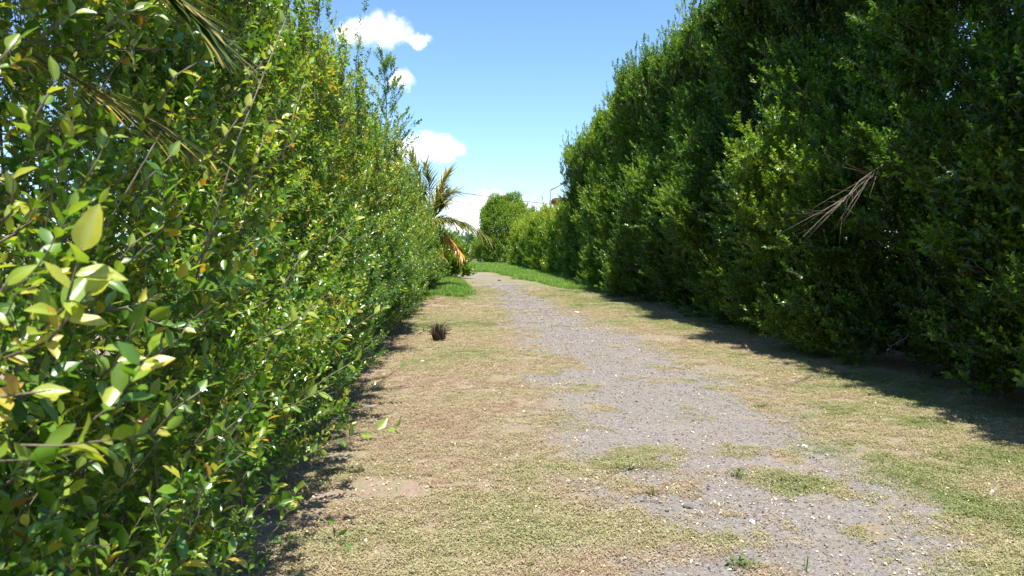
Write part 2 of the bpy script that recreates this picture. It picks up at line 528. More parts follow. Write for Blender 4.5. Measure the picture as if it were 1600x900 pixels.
def scatter(name, parent, key, protos, pts, rot, size, variant, tone, **tags):
    me = bpy.data.meshes.new(name)
    me.vertices.add(len(pts)); me.vertices.foreach_set('co', pts.astype(np.float32).ravel())
    a = me.attributes.new('rot', 'FLOAT_VECTOR', 'POINT'); a.data.foreach_set('vector', rot.astype(np.float32).ravel())
    a = me.attributes.new('size', 'FLOAT', 'POINT'); a.data.foreach_set('value', size.astype(np.float32))
    a = me.attributes.new('tone', 'FLOAT', 'POINT'); a.data.foreach_set('value', tone.astype(np.float32))
    a = me.attributes.new('variant', 'INT', 'POINT'); a.data.foreach_set('value', variant.astype(np.int32))
    me.update()
    for m in protos[0].data.materials:
        me.materials.append(m)
    o = add(name, me, parent, kind='stuff', **tags)
    md = o.modifiers.new('scatter', 'NODES'); md.node_group = scatter_group(key, protos)
    return o


def leaf_geo(base, d, nrm, L, W, fold=0.18, curl=0.15):
    """8-triangle elliptic leaf"""
    d = Vector(d).normalized(); nrm = Vector(nrm); side = d.cross(nrm).normalized(); nrm = side.cross(d).normalized()
    b = Vector(base)

    def pt(t, s):
        return b + d * (L * t) + side * (W * 0.5 * s) + nrm * (abs(s) * W * fold - curl * L * t * t)
    vs = [pt(0, 0), pt(.34, 0), pt(.68, 0), pt(1, 0), pt(.30, .86), pt(.66, .92), pt(.30, -.86), pt(.66, -.92)]
    fs = [(0, 1, 4), (1, 2, 5, 4), (2, 3, 5), (0, 6, 1), (1, 6, 7, 2), (2, 7, 3)]
    return vs, fs


def make_twig(seed, length, nl, L, W, mats, tint_mu, tint_sd, stem_r=0.0016, yellow=0.0, spread=55):
    rr = random.Random(seed); mb = MB()
    pts = []; p = Vector((0, 0, 0)); d = Vector((1, 0, 0))
    segs = 4
    for i in range(segs + 1):
        pts.append(p.copy()); d = (d + Vector((0, rr.uniform(-.18, .18), rr.uniform(-.06, .2)))).normalized(); p = p + d * length / segs
    mb.tube(pts, [stem_r * (1.3 - 0.8 * i / segs) for i in range(segs + 1)], 3, 1, 0.3, cap=False)
    phi = rr.uniform(0, 6.28)
    for i in range(nl):
        t = (i + 0.8) / nl
        k = min(int(t * segs), segs - 1); q = pts[k].lerp(pts[k + 1], t * segs - k)
        ax = (pts[k + 1] - pts[k]).normalized()
        phi += 2.4 + rr.uniform(-.4, .4)
        y = Vector((0, 1, 0)); z = ax.cross(y).normalized(); y = z.cross(ax)
        rad = y * math.cos(phi) + z * math.sin(phi)
        an = math.radians(rr.uniform(spread - 20, spread + 15) * (1.0 - 0.55 * (t > .88)))
        ld = (ax * math.cos(an) + rad * math.sin(an)).normalized()
        nr = (ax * 0.7 - rad * 0.5 + Vector((0, 0, 0.7)) + Vector((rr.uniform(-.5, .5), rr.uniform(-.5, .5), 0))).normalized()
        s = rr.uniform(.5, 1.25) * (0.8 + 0.35 * math.sin(t * 3.0))
        vs, fs = leaf_geo(q + ld * 0.004, ld, nr, L * s, W * s * rr.uniform(.85, 1.1), rr.uniform(.05, .28), rr.uniform(-.02, .25))
        tt = min(max(rr.gauss(tint_mu, tint_sd) + (0.12 if t > .8 else 0), 0.02), 0.62)
        if rr.random() < yellow:
            tt = rr.uniform(.74, .92)
        mb.raw(vs, fs, 0, tt)
    return mb.mesh('twig', mats)


TW_L = [proto('twig_source', make_twig(100 + i, 0.20, 13, 0.054, 0.027, [M_leafL, M_twig], 0.36, 0.10, yellow=0.015)) for i in range(7)]
TW_R = [proto('twig_source', make_twig(200 + i, 0.22, 15, 0.062, 0.036, [M_leafR, M_twig], 0.40, 0.11, spread=50)) for i in range(7)]
TW_BIG = [proto('twig_source', make_twig(300 + i, 0.34, 14, 0.11, 0.055, [M_leafR, M_twig], 0.44, 0.12, spread=50)) for i in range(5)]


# ------------------------------------------------------------------ hedges
def hedge_points(y0, y1, xf, side, thick, height, lump, nbr, blen, up, seed, tw_per=8, gap=0.42, end_round=0.6,
                 weight=None, bottom=0.12, top_shoots=0.10, size=1.0, back=0.25, pocket=0.0, core=0.25, zpow=1.15):
    """Branches rooted under the surface of a long body. xf(y,z) is the lane-side face, side=-1 when the body
    lies towards -x. Returns twig positions, directions, and the branch polylines."""
    rg = np.random.default_rng(seed)
    n = nbr * 3
    u = rg.random(n)
    if weight:
        ys = np.linspace(y0, y1, 400); wv = np.array([weight(v) for v in ys]); cdf = np.cumsum(wv) / wv.sum()
        yy = np.interp(u, cdf, ys)
    else:
        yy = y0 + u * (y1 - y0)
    hh = height(yy)
    # choose where: lane face / top / back
    r = rg.random(n)
    area_face = 1.0; area_top = 0.45
    tot = area_face + area_top + back
    region = np.where(r < area_face / tot, 0, np.where(r < (area_face + area_top) / tot, 1, 2))
    depth = rg.random(n) ** 0.8 * 0.42 + 0.12
    deep = rg.random(n) < core
    depth = np.where(deep, depth + rg.random(n) * 0.7, depth)
    z = bottom + rg.random(n) ** zpow * (hh - bottom)
    fr = xf(yy, z)
    x = np.where(region == 0, fr + side * depth, np.where(region == 2, fr + side * (thick - depth), fr + side * rg.random(n) * thick))
    z = np.where(region == 1, hh - depth * 1.1, z)
    nrm = np.zeros((n, 3))
    nrm[:, 0] = np.where(region == 0, -side, np.where(region == 2, side, rg.uniform(-.5, .5, n)))
    nrm[:, 2] = np.where(region == 1, 1.1, 0.0)
    # rounded shoulders
    sh = np.clip((z - (hh - 0.5)) / 0.5, 0, 1)
    x = x + np.where(region == 0, side * sh ** 2 * 0.28, 0); nrm[:, 2] += sh * 0.9
    for e, s in ((y0, -1), (y1, 1)):
        q = np.clip(1 - np.abs(yy - e) / end_round, 0, 1)
        nrm[:, 1] += s * q * 0.9
        x = x + side * np.where(region == 0, q ** 2 * thick * 0.4, -q ** 2 * thick * 0.3 * (region == 2))
        z = z - np.where(region == 1, q ** 2 * 0.5, 0)
    p = np.stack([x, yy, z], 1)
    nz = lump(p)
    p += nrm * nz[:, None]
    keep = (vnoise(p * np.array([2.1, 2.1, 1.5]), seed + 5, 2) > gap * (0.75 + 0.5 * rg.random(n))) | deep
    if pocket:
        keep &= ~((vnoise(p * np.array([1.0, 1.0, 0.55]), seed + 9, 2) < pocket) & (region == 0) & (~deep) & (rg.random(n) < 0.8))
    p, nrm, region, hh = p[keep][:nbr], nrm[keep][:nbr], region[keep][:nbr], hh[keep][:nbr]
    m = len(p)
    d = nrm / np.maximum(np.linalg.norm(nrm, axis=1, keepdims=True), 1e-6)
    d = d * rg.uniform(.5, 1.1, (m, 1)) + np.array([0, 0, 1.0]) * up * rg.uniform(.5, 1.3, (m, 1)) + rg.normal(0, .38, (m, 3))
    d /= np.linalg.norm(d, axis=1, keepdims=True)
    ln = blen * rg.uniform(.6, 1.25, m)
    shoot = (rg.random(m) < top_shoots) & (p[:, 2] > hh - 0.9)
    ln = np.where(shoot, ln * rg.uniform(1.3, 2.0, m), ln)
    d[shoot] = d[shoot] * 0.35 + np.array([0, 0, 1.0]); d /= np.linalg.norm(d, axis=1, keepdims=True)
    P_, D_, S_ = [], [], []
    lines = []
    sag = rg.normal(0, 0.12, (m, 3)); sag[:, 2] += 0.12
    for k in range(4):
        t = k / 3
        lines.append(p + d * (ln * t)[:, None] + sag * (ln * t * t)[:, None])
    for k in range(tw_per):
        t = (k + rg.random(m)) / tw_per
        c = p + d * (ln * t)[:, None] + sag * (ln * t * t)[:, None]
        rnd = rg.normal(0, 1, (m, 3)); rnd -= d * np.sum(rnd * d, 1, keepdims=True); rnd /= np.linalg.norm(rnd, axis=1, keepdims=True)
        an = np.where(t > .85, .25, .8)[:, None]
        td = d * 0.9 + rnd * an + np.array([0, 0, 0.28])
        P_.append(c); D_.append(td); S_.append(size * rg.uniform(.72, 1.15, m) * (1 - 0.2 * t))
    Pn, Dn, Sn = np.concatenate(P_), np.concatenate(D_), np.concatenate(S_)
    ok = Pn[:, 2] > 0.03
    return Pn[ok], Dn[ok], Sn[ok], np.stack(lines, 1)


def lines_mesh(name, lines, r0, mat, every=1):
    """3-sided tubes along many 4-point lines (m,4,3)"""
    L = lines[::every]; m, k, _ = L.shape
    t = np.gradient(L, axis=1); t /= np.maximum(np.linalg.norm(t, axis=2, keepdims=True), 1e-9)
    a = np.cross(t, np.array([0.3, 0.5, 0.1])); a /= np.maximum(np.linalg.norm(a, axis=2, keepdims=True), 1e-9); b = np.cross(t, a)
    r = (r0 * np.linspace(1, 0.35, k))[None, :, None, None]
    an = np.arange(3) * 2.0944
    V = L[:, :, None, :] + r * (np.cos(an)[None, None, :, None] * a[:, :, None, :] + np.sin(an)[None, None, :, None] * b[:, :, None, :])
    idx = np.arange(m * k * 3).reshape(m, k, 3)
    q = np.stack([idx[:, :-1, :], np.roll(idx, -1, 2)[:, :-1, :], np.roll(idx, -1, 2)[:, 1:, :], idx[:, 1:, :]], -1).reshape(-1, 4)
    return fast_mesh(name, V.reshape(-1, 3), q, [mat], {})


def stem(parent, x, y, h, r, seed, mat, name='stem', lean=0.12, tilt=0.0):
    rr = random.Random(seed); mb = MB(); pts = []; q = Vector((x, y, -0.05))
    for i in range(7):
        pts.append(q.copy()); q = q + Vector((rr.uniform(-lean, lean) + tilt * h / 6, rr.uniform(-lean, lean), h / 6))
    mb.tube(pts, [r * (1.15 - 0.85 * i / 6) for i in range(7)], 6, 0)
    for k in range(3):
        i = rr.randint(1, 4); b = pts[i]; dv = Vector((rr.uniform(-1, 1), rr.uniform(-1, 1), rr.uniform(.8, 1.6))).normalized()
        mb.tube([b, b + dv * h * .16 + Vector((0, 0, .02)), b + dv * h * .34 + Vector((0, 0, .1))], [r * .55, r * .4, r * .15], 4, 0)
    return add(name, mb.mesh(name, [mat]), parent)


# ---- left hedge
def left_face(y, z=0.0):
    f = -0.98 - 0.074 * y + np.clip(y - 23, 0, 20) * 0.07 + 0.03 * np.clip(5 - y, 0, 3)
    zz = np.clip(z / 1.1, 0, 1)
    f = f + 0.10 * np.clip(5 - y, 0, 2.5) * np.clip(1.2 - z, 0, 1)
    return f + 0.20 * (zz * zz * (3 - 2 * zz)) - 0.12 - 0.25 * np.clip(z - 0.9, 0, 3)


def left_h(y):
    return 3.38 - 0.006 * y - np.clip(y - 13, 0, 20) * 0.05 + 0.10 * np.sin(y * 1.7) + 0.07 * np.sin(y * 4.1 + 1) - np.clip(y - 27.5, 0, 5) * 0.3


def lump_left(p):
    return (vnoise(p * 0.9, 41, 2) - 0.5) * 0.42 + (vnoise(p * 2.4, 42, 2) - 0.5) * 0.40


def lw(y):
    return 1.25 if y < 8 else (1.0 if y < 16 else 0.75)


hedgeL = thing('hedge', 'bright leafy green hedge with yellowing leaves close along the left of the lane', 'hedge', (-1.5, 4.0, 0))
hedgeL.location = (0, 0, 0)
Pl, Dl, Sl, Ll = hedge_points(-1.5, 29.5, left_face, -1, 1.35, left_h, lump_left, 8200, 0.50, 1.05, 50, tw_per=8, gap=0.36,
                              weight=lw, top_shoots=0.30, pocket=0.38, core=.3)
near = np.linalg.norm(Pl - np.array([0, 0, CAM_H]), axis=1)
ok = (near > 1.25)
Pl, Dl, Sl = Pl[ok], Dl[ok], Sl[ok]
far_s = np.interp(Pl[:, 1], [8, 28], [1.0, 1.3])
tone = 0.035 + 0.07 * np.clip((Pl[:, 2] - .9) / 1.2, -1, 1) + (vnoise(Pl * 0.8, 61, 2) - 0.5) * 0.45 + (vnoise(Pl * 3.0, 62, 2) - 0.5) * 0.50 + RNG.normal(0, 0.05, len(Pl))  # yellower towards the hedge top, darker low down, plus random patches
tone = np.minimum(tone, 0.26 + 0.02 * RNG.random(len(tone)))
scatter('foliage', hedgeL, 'left', TW_L, Pl, euler_from_dirs(Dl, RNG.uniform(-.8, .8, len(Pl))), Sl * far_s,
        RNG.integers(0, len(TW_L), len(Pl)), tone)
Ll = Ll[np.linalg.norm(Ll - np.array([0, 0, CAM_H]), axis=2).min(1) > 1.5]
add('branches', lines_mesh('branches', Ll, 0.0042, M_twig), hedgeL, kind='stuff')
for i, yv in enumerate(np.arange(2.6, 29, 0.62)):
    stem(hedgeL, float(left_face(yv, 0)) - 0.35 - random.uniform(0, .25), float(yv) + random.uniform(-.15, .15), random.uniform(2.1, 2.7),
         random.uniform(.012, .022), i, M_bark, tilt=-.22)

# a tall young shoot standing above the hedge top
shoot = thing('sapling', 'slim upright leafy shoot rising above the top of the left hedge against the sky', 'sapling', (0, 0, 0))
b0 = P(604, 225, 14.0); b1 = P(598, 84, 14.0); base = Vector((b0.x - .55, b0.y, 0))
mb = MB(); mb.tube([base, base.lerp(b0, .6) + Vector((.05, 0, 0)), b0, b0.lerp(b1, .5) + Vector((.03, 0, 0)), b1], [.02, .015, .010, .007, .003], 5, 0)
add('stem', mb.mesh('stem', [M_bark]), shoot)
pp, dd, ss, lns = [], [], [], []
for i in range(44):
    t = random.uniform(-.35, 1.0); c = b0.lerp(b1, t); an = random.uniform(0, 6.28); ln = (1 - t) * 0.52 + 0.12
    dv = Vector((math.cos(an) * .9, math.sin(an) * .9, 0.95)).normalized()
    lns.append([tuple(c + dv * ln * k / 3) for k in range(4)])
    for k in range(5):
        pp.append(c + dv * ln * (k + random.random()) / 5); dd.append(dv + Vector((random.gauss(0, .5), random.gauss(0, .5), .2))); ss.append(random.uniform(.6, .9))
pp = np.array([tuple(v) for v in pp]); dd = np.array([tuple(v) for v in dd])
scatter('foliage', shoot, 'right', TW_R, pp, euler_from_dirs(dd, RNG.uniform(-.8, .8, len(pp))), np.array(ss), RNG.integers(0, 7, len(pp)), RNG.normal(0.12, .05, len(pp)))
add('branches', lines_mesh('branches', np.array(lns), 0.004, M_twig), shoot, kind='stuff')


# ---- right hedges
def right_face(y, z=0.0):
    return 5.22 - 0.064 * y - 0.18 * np.clip(z / 2.5, 0, 1) + 0.13 * np.clip(z - 2.2, 0, 7) - 0.012 * np.clip(y - 33, 0, 40) * 2.2 - 0.0


def lump_right(p):
    col = vnoise(np.stack([p[:, 1] * 1.15, p[:, 2] * 0.28, p[:, 0] * 0], 1), 71, 2)
    big = vnoise(np.stack([p[:, 1] * 0.42, p[:, 2] * 0.36, p[:, 0] * 0], 1), 73, 2)
    return (big - 0.5) * 1.5 + (col - 0.5) * 0.75 + (vnoise(p * np.array([1.7, 1.7, 1.15]), 72, 2) - 0.5) * 1.0 - 0.06 * np.clip(p[:, 2] - 3, 0, 6)


def build_right(name, label, cat, y0, y1, hf, nbr, seed, key='right', protos=TW_R, size=1.0, blen=0.58, thick=2.2, weight=None,
                trunk_step=0.8, face=right_face, gap=.38, tone_off=0.0, shoots=.16, end_round=1.0, tw_per=9):
    t = thing(name, label, cat)
    Pn, Dn, Sn, Ln = hedge_points(y0, y1, face, 1, thick, hf, lump_right, nbr, blen, 0.95, seed, tw_per=tw_per, gap=gap,
                                  weight=weight, top_shoots=shoots, back=0.22, end_round=end_round, size=size, pocket=0.44, core=0.30, bottom=0.05, zpow=1.25)
    tone = (vnoise(Pn * 0.7, seed + 1, 2) - 0.5) * 0.40 + (vnoise(Pn * 2.6, seed + 2, 2) - 0.5) * 0.60 + tone_off \
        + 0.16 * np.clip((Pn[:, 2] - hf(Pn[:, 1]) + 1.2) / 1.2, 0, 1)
    tone = tone + 0.30 * lump_right(Pn)  # sunlit bulges and shaded hollows put into the leaf colour
    scatter('foliage', t, key, protos, Pn, euler_from_dirs(Dn, RNG.uniform(-.8, .8, len(Pn))), Sn, RNG.integers(0, len(protos), len(Pn)), tone)
    add('branches', lines_mesh('branches', Ln, 0.006, M_twig), t, kind='stuff')
    for i, yv in enumerate(np.arange(max(y0, 3) + .3, y1 - .2, trunk_step)):
        stem(t, float(face(yv, 0)) + 0.85 + random.uniform(-.1, .25), float(yv) + random.uniform(-.2, .2), float(hf(yv)) * .7,
             random.uniform(.03, .05), seed * 50 + i, M_bark, 'trunk', lean=.08, tilt=.16)
    return t


def h_near(y):
    return np.interp(y, [3, 11, 16, 22, 28], [7.7, 7.4, 6.8, 6.8, 6.6]) + 0.22 * np.sin(y * .9) + 0.15 * np.sin(y * 2.3 + .6)


def h_mid(y):
    return np.interp(y, [27, 31, 35, 40, 42], [6.5, 6.7, 6.5, 6.2, 6.0]) + 0.12 * np.sin(y * 2.0)


def h_low(y):
    return np.interp(y, [39, 44, 52, 60, 66], [3.2, 3.25, 3.1, 3.0, 3.1]) + 0.08 * np.sin(y * 1.3)


hedgeR = build_right('tall_hedge', 'tallest dark green hedge wall filling the right side of the lane', 'hedge', 3.0, 28.2, h_near, 21000, 81, size=1.18, shoots=.3,
                     weight=lambda y: 1.0 if y < 16 else .85)
hedgeM = build_right('tall_hedge', 'tall hedge section beyond the tallest one, its top stepping down towards the street lamp', 'hedge', 28.4, 38.8, h_mid, 5200, 82,
                     size=1.35, blen=.55, trunk_step=1.2, tone_off=.12, shoots=.3)
hedgeF = build_right('clipped_hedge', 'low clipped light green hedge at the far right, below the street lamp', 'hedge', 39.0, 67, h_low, 3600, 83,
                     key='big', protos=TW_BIG, size=1.0, blen=.55, trunk_step=1.6, tone_off=.20, shoots=.03, thick=2.0)


# far tree block closing the lane
def far_face(y, z=0.0):
    return -3.1 + 0 * y


farT = thing('tree', 'round-topped dense green tree standing at the far end of the lane behind the low hedge', 'tree')
rg = np.random.default_rng(91)
nb = 2400
cyl = rg.uniform(0, 2 * math.pi, nb); zz = rg.uniform(-0.1, 6.3, nb) 
rad = np.interp(zz, [0, 1.2, 3, 4.6, 5.6, 6.3], [2.3, 2.35, 2.25, 1.95, 1.3, .3])
lob = 1 + 0.16 * np.sin(cyl * 3 + 1) + 0.10 * np.sin(cyl * 7)
cc = np.array([-0.75, 74.0, 0]); c3 = np.stack([cc[0] + np.cos(cyl) * rad * lob, cc[1] + np.sin(cyl) * rad * lob, zz], 1)
nr = np.stack([np.cos(cyl), np.sin(cyl), np.interp(zz, [0, 4, 6.3], [.1, .4, 1.6])], 1)
c3 = c3 + nr * ((vnoise(c3 * 0.9, 92, 2) - .5) * 1.7 - .25)[:, None]
fpp, fdd, fss, fl = [], [], [], []
for k in range(10):
    t = (k + rg.random(nb)) / 10
    dv = nr * .8 + np.array([0, 0, .9]); dv /= np.linalg.norm(dv, axis=1, keepdims=True)
    fpp.append(c3 + dv * (t * .75)[:, None] + rg.normal(0, .08, (nb, 3))); fdd.append(dv + rg.normal(0, .5, (nb, 3))); fss.append(rg.uniform(.55, .85, nb))
fpp, fdd, fss = np.concatenate(fpp), np.concatenate(fdd), np.concatenate(fss)
scatter('foliage', farT, 'big', TW_BIG, fpp, euler_from_dirs(fdd, RNG.uniform(-.8, .8, len(fpp))), fss, RNG.integers(0, 5, len(fpp)),
        (vnoise(fpp * .6, 93, 2) - .5) * .4 + .22)
for i, (dx, dy) in enumerate(((0, 0), (-1.1, .3), (1.1, -.2), (.4, .8))):
    stem(farT, cc[0] + dx, cc[1] + dy, 4.8, .09, 900 + i, M_bark, 'trunk')


# distant bushes beyond the bend, left of the far tree
def bush(label, c, rx, rz, nb, seed, tone_off, group, name='bush', cat='bush', protos=None):
    t = thing(name, label, cat, (c[0], c[1], 0), group)
    rg = np.random.default_rng(seed)
    v = rg.normal(0, 1, (nb, 3)); v /= np.linalg.norm(v, axis=1, keepdims=True); v[:, 2] = np.abs(v[:, 2])
    q = v * np.array([rx, rx * .8, rz]) * rg.uniform(.5, 1, (nb, 1)); q *= (0.8 + .5 * vnoise(v * 2.2 + seed, seed, 2))[:, None]
    q[:, 2] += 0.1
    pr = protos or TW_BIG
    scatter('foliage', t, 'big', pr, q, euler_from_dirs(v + np.array([0, 0, .6]) + rg.normal(0, .4, (nb, 3)), rg.uniform(-1, 1, nb)),
            rg.uniform(1.1, 1.9, nb), rg.integers(0, 5, nb), (vnoise(q, seed, 2) - .5) * .3 + tone_off)
    mb = MB(); mb.tube([(0, 0, -.1), (.05, 0, rz * .4), (0, .05, rz * .8)], [.09, .07, .03], 6, 0)
    for k in range(5):
        a = k * 1.26 + seed; mb.tube([(0, 0, rz * .25), (math.cos(a) * rx * .4, math.sin(a) * rx * .3, rz * .6)], [.05, .015], 4, 0)
    add('trunk', mb.mesh('trunk', [M_bark]), t)
    return t


bush('low dark green bush beyond the bend, behind the orange palm frond', P(716, 385, 86), 2.6, 2.3, 900, 301, -.05, None)
bush('pale green bush below the palm past the end of the left hedge', P(680, 400, 38), 1.5, 1.9, 900, 302, .08, None)
bush('distant tree crown seen left of the round-topped tree', P(728, 385, 120), 3.2, 3.0, 900, 303, -.10, None, 'tree', 'tree')
bush('leafy bush behind the coconut palm on the left', P(640, 380, 46), 3.0, 3.1, 1500, 304, .0, None)


# ------------------------------------------------------------------ coconut palms
def frond(parent, base, mid, tip, n_leaf, llen, tint, droop, seed, lw_=0.032, label=None, side_tilt=0.0, mat=M_palm, t0=0.12, wide=.75, vary=.12):
    rr = random.Random(seed); mb = MB()
    base, mid, tip = Vector(base), Vector(mid), Vector(tip)

    def bz(t):
        return base * (1 - t) ** 2 + mid * (2 * t * (1 - t)) + tip * t * t
    pts = [bz(i / 14) for i in range(15)]
    f = add('frond', None, parent) if False else None
    rachis = MB(); L = (tip - base).length
    rachis.tube(pts, [max(0.022 * (1 - i / 15), .003) for i in range(15)], 5, 0, min(tint + .1, .8))
    for i in range(n_leaf):
        t = t0 + (1 - t0) * (i + rr.random() * .6) / n_leaf
        p = bz(t); ax = (bz(min(t + .02, 1)) - bz(max(t - .02, 0))).normalized()
        side = ax.cross(Vector((0, 0, 1)))
        side = side.normalized() if side.length > .15 else Vector((1, 0, 0))
        upv = side.cross(ax).normalized()
        for s in (-1, 1):
            ll = llen * (0.45 + 0.75 * math.sin(min(t * 1.15 + .18, 1) * math.pi * .82)) * rr.uniform(.8, 1.1)
            d0 = (ax * rr.uniform(.9, 1.3) + side * s * wide + upv * rr.uniform(-.6, .6) * wide / .75).normalized()
            q = p.copy(); dcur = d0; strip = []
            wd = lw_ * rr.uniform(.7, 1.1)
            for k in range(5):
                sd = dcur.cross(Vector((0, 0, 1))); sd = sd.normalized() if sd.length > .1 else side
                ww = wd * (0.6, 1, .85, .5, .04)[k]
                strip += [q + sd * ww * .5, q - sd * ww * .5]
                q = q + dcur * ll / 4; dcur = (dcur + Vector((rr.uniform(-.09, .09), rr.uniform(-.09, .09), -droop * (k + 1) * rr.uniform(.10, .32)))).normalized()
            fs = [(2 * k, 2 * k + 1, 2 * k + 3, 2 * k + 2) for k in range(4)]
            tv = tint + rr.uniform(-vary * .6, vary)
            mb.raw(strip, fs, 0, [min(max(tv + (k // 2) * .03, 0.02), .99) for k in range(10)])
    allm = MB(); allm.raw(mb.v, mb.f, 0, mb.a)
    o = add('frond', rachis.mesh('frond', [mat]), parent, label=label)
    add('leaflets', allm.mesh('leaflets', [mat]), o)
    return o


M_palmtrunk = simple_material('palm_trunk', [(0.3, (0.12, 0.10, 0.075)), (0.7, (0.30, 0.26, 0.20))], 14, bump=.8, stretch=(.5, .5, 4))
D = 30.0
palm = thing('coconut_palm', 'young coconut palm with dead orange fronds at the far end of the left hedge', 'palm')
cr = P(668, 352, D)
mb = MB(); mb.tube([(cr.x - .3, cr.y + .2, -.1), (cr.x - .2, cr.y + .1, cr.z * .5), (cr.x, cr.y, cr.z - .1), (cr.x, cr.y, cr.z + .15)], [.19, .15, .14, .09], 10, 0)
add('trunk', mb.mesh('trunk', [M_palmtrunk]), palm)
fr_specs = [  # mid px, tip px, depth offsets, tint, droop, leaflet length
    ((655, 290), (644, 246), 0, .30, .6, .9), ((684, 306), (700, 272), .3, .42, .7, .95), ((700, 316), (702, 318), -.6, .35, .5, .85), ((676, 296), (664, 262), -.5, .34, .7, .9), ((686, 310), (712, 300), .5, .38, .6, .9),
    ((700, 322), (758, 372), -.4, .36, 1.0, .80), ((692, 352), (722, 398), -1.0, .84, 1.3, .75), ((600, 300), (575, 330), .3, .30, .6, .8),
    ((625, 262), (622, 240), .6, .36, .5, .75), ((672, 340), (700, 345), -1.4, .33, .9, .7), ((640, 330), (610, 385), -.8, .6, .9, .7),
    ((690, 335), (730, 352), .8, .45, .9, .7), ((665, 350), (690, 402), -1.6, .80, 1.2, .55)]
for i, (m_, t_, do, ti, dr, ll) in enumerate(fr_specs):
    lab = {5: 'half yellow frond arching to the right', 6: 'dead orange frond hanging down', 12: 'short dead orange frond'}.get(i)
    if i == 2:
        t_ = (694, 318)
    frond(palm, cr, P(m_[0], m_[1], D + do * .5), P(t_[0], t_[1], D + do), 64, ll, ti, dr * .8, 500 + i, lw_=.055, label=lab)

palm2 = thing('coconut_palm', 'coconut palm whose long fronds reach over the left hedge at the top left corner', 'palm')
c2 = Vector((-3.3, 1.7, 3.3))
mb = MB(); mb.tube([(-3.7, 1.6, -.1), (-3.6, 1.65, 1.4), (-3.4, 1.7, 2.6), (c2.x, c2.y, c2.z + .1)], [.2, .16, .15, .1], 10, 0)
add('trunk', mb.mesh('trunk', [M_palmtrunk]), palm2)
frond(palm2, c2, P(90, -230, 2.3), P(322, 42, 2.0), 150, .27, .24, .02, 601, lw_=.015, t0=.5, wide=.26, vary=.3, label='green and yellow frond hanging from the top edge')
frond(palm2, c2, P(-60, 20, 2.3), P(280, 215, 2.15), 80, .30, .40, .10, 602, lw_=.011, t0=.4, wide=.30, vary=.25, label='yellowing frond lying in the hedge leaves')
frond(palm2, c2, (-6.2, 3.4, 5.2), (-7.6, 4.6, 3.6), 60, .8, .3, .9, 603)
frond(palm2, c2, (-5.2, .2, 5.2), (-6.0, -1.5, 3.6), 60, .8, .3, .9, 604)
frond(palm2, c2, (-3.8, 3.9, 5.6), (-4.4, 6.0, 4.6), 60, .8, .3, .9, 605)


# ------------------------------------------------------------------ large near leaves, one object each
def near_leaf_mesh(seed, broad=.5, curl=.12, fold=.16, tint=.5):
    rr = random.Random(seed); vs = []; at = []; rib = []
    NL, NW = 7, 4
    for i in range(NL + 1):
        t = i / NL
        wv = broad * .5 * (math.sin(math.pi * min(t ** .85, 1)) ** .75) * (1 + .1 * math.sin(t * 9 + seed)) if 0 < i < NL else .004
        for j in range(NW + 1):
            s = j / NW * 2 - 1
            vs.append((t, s * wv, abs(s) * wv * fold * 2 - curl * t * t + .012 * math.sin(t * 14 + s * 3 + seed) * abs(s)))
            at.append(tint + .06 * t); rib.append(1.0 if j == NW // 2 else 0.0)
    fs = []
    for i in range(NL):
        for j in range(NW):
            a = i * (NW + 1) + j; fs.append((a, a + 1, a + NW + 2, a + NW + 1))
    return new_mesh('leaf', vs, fs, [M_leafN], {'tint': at, 'rib': rib})


TINTS = {'g': .38, 'l': .58, 'y': .72, 'o': .88}
LEAFS = {k: [near_leaf_mesh(i * 7 + ord(k), .40 + .05 * (i % 3), .03 + .10 * (i % 4), .08 + .07 * (i % 3), v) for i in range(6)] for k, v in TINTS.items()}


def spray(p0, p1, kinds, size, seed, nleaf):
    rr = random.Random(seed)
    p0, p1 = Vector(p0), Vector(p1); mb = MB()
    mid = p0.lerp(p1, .5) + Vector((rr.uniform(-.02, .02), rr.uniform(-.02, .02), rr.uniform(-.03, .02)))
    mb.tube([p0, mid, p1], [.0036, .0028, .0012], 5, 0)
    tw = add('twig', mb.mesh('twig', [M_twig]), hedgeL)
    ax = (p1 - p0).normalized(); phi = rr.uniform(0, 6)
    y = ax.cross(Vector((0, 0, 1))).normalized(); z = y.cross(ax)
    for i in range(nleaf):
        t = (i + .6) / nleaf
        q = p0.lerp(mid, min(t * 2, 1)) if t < .5 else mid.lerp(p1, t * 2 - 1)
        phi += 2.4 + rr.uniform(-.3, .3)
        rad = y * math.cos(phi) + z * math.sin(phi)
        an = math.radians(rr.uniform(35, 70) * (.55 if t > .85 else 1))
        d = (ax * math.cos(an) + rad * math.sin(an)).normalized()
        nrm = (ax * .6 - rad * .4 + Vector((.3, -.5, .8))).normalized()
        sd = nrm.cross(d).normalized(); nrm = d.cross(sd)
        L = size * rr.uniform(.75, 1.1) * (.75 + .3 * t)
        me = rr.choice(LEAFS[rr.choice(kinds)])
        o = bpy.data.objects.new('leaf', me); COL.objects.link(o); o.parent = tw
        M = Matrix((d, sd, nrm)).transposed().to_4x4(); M.translation = q
        o.matrix_local = M @ Matrix.Diagonal((L, L, L, 1))
    return nleaf


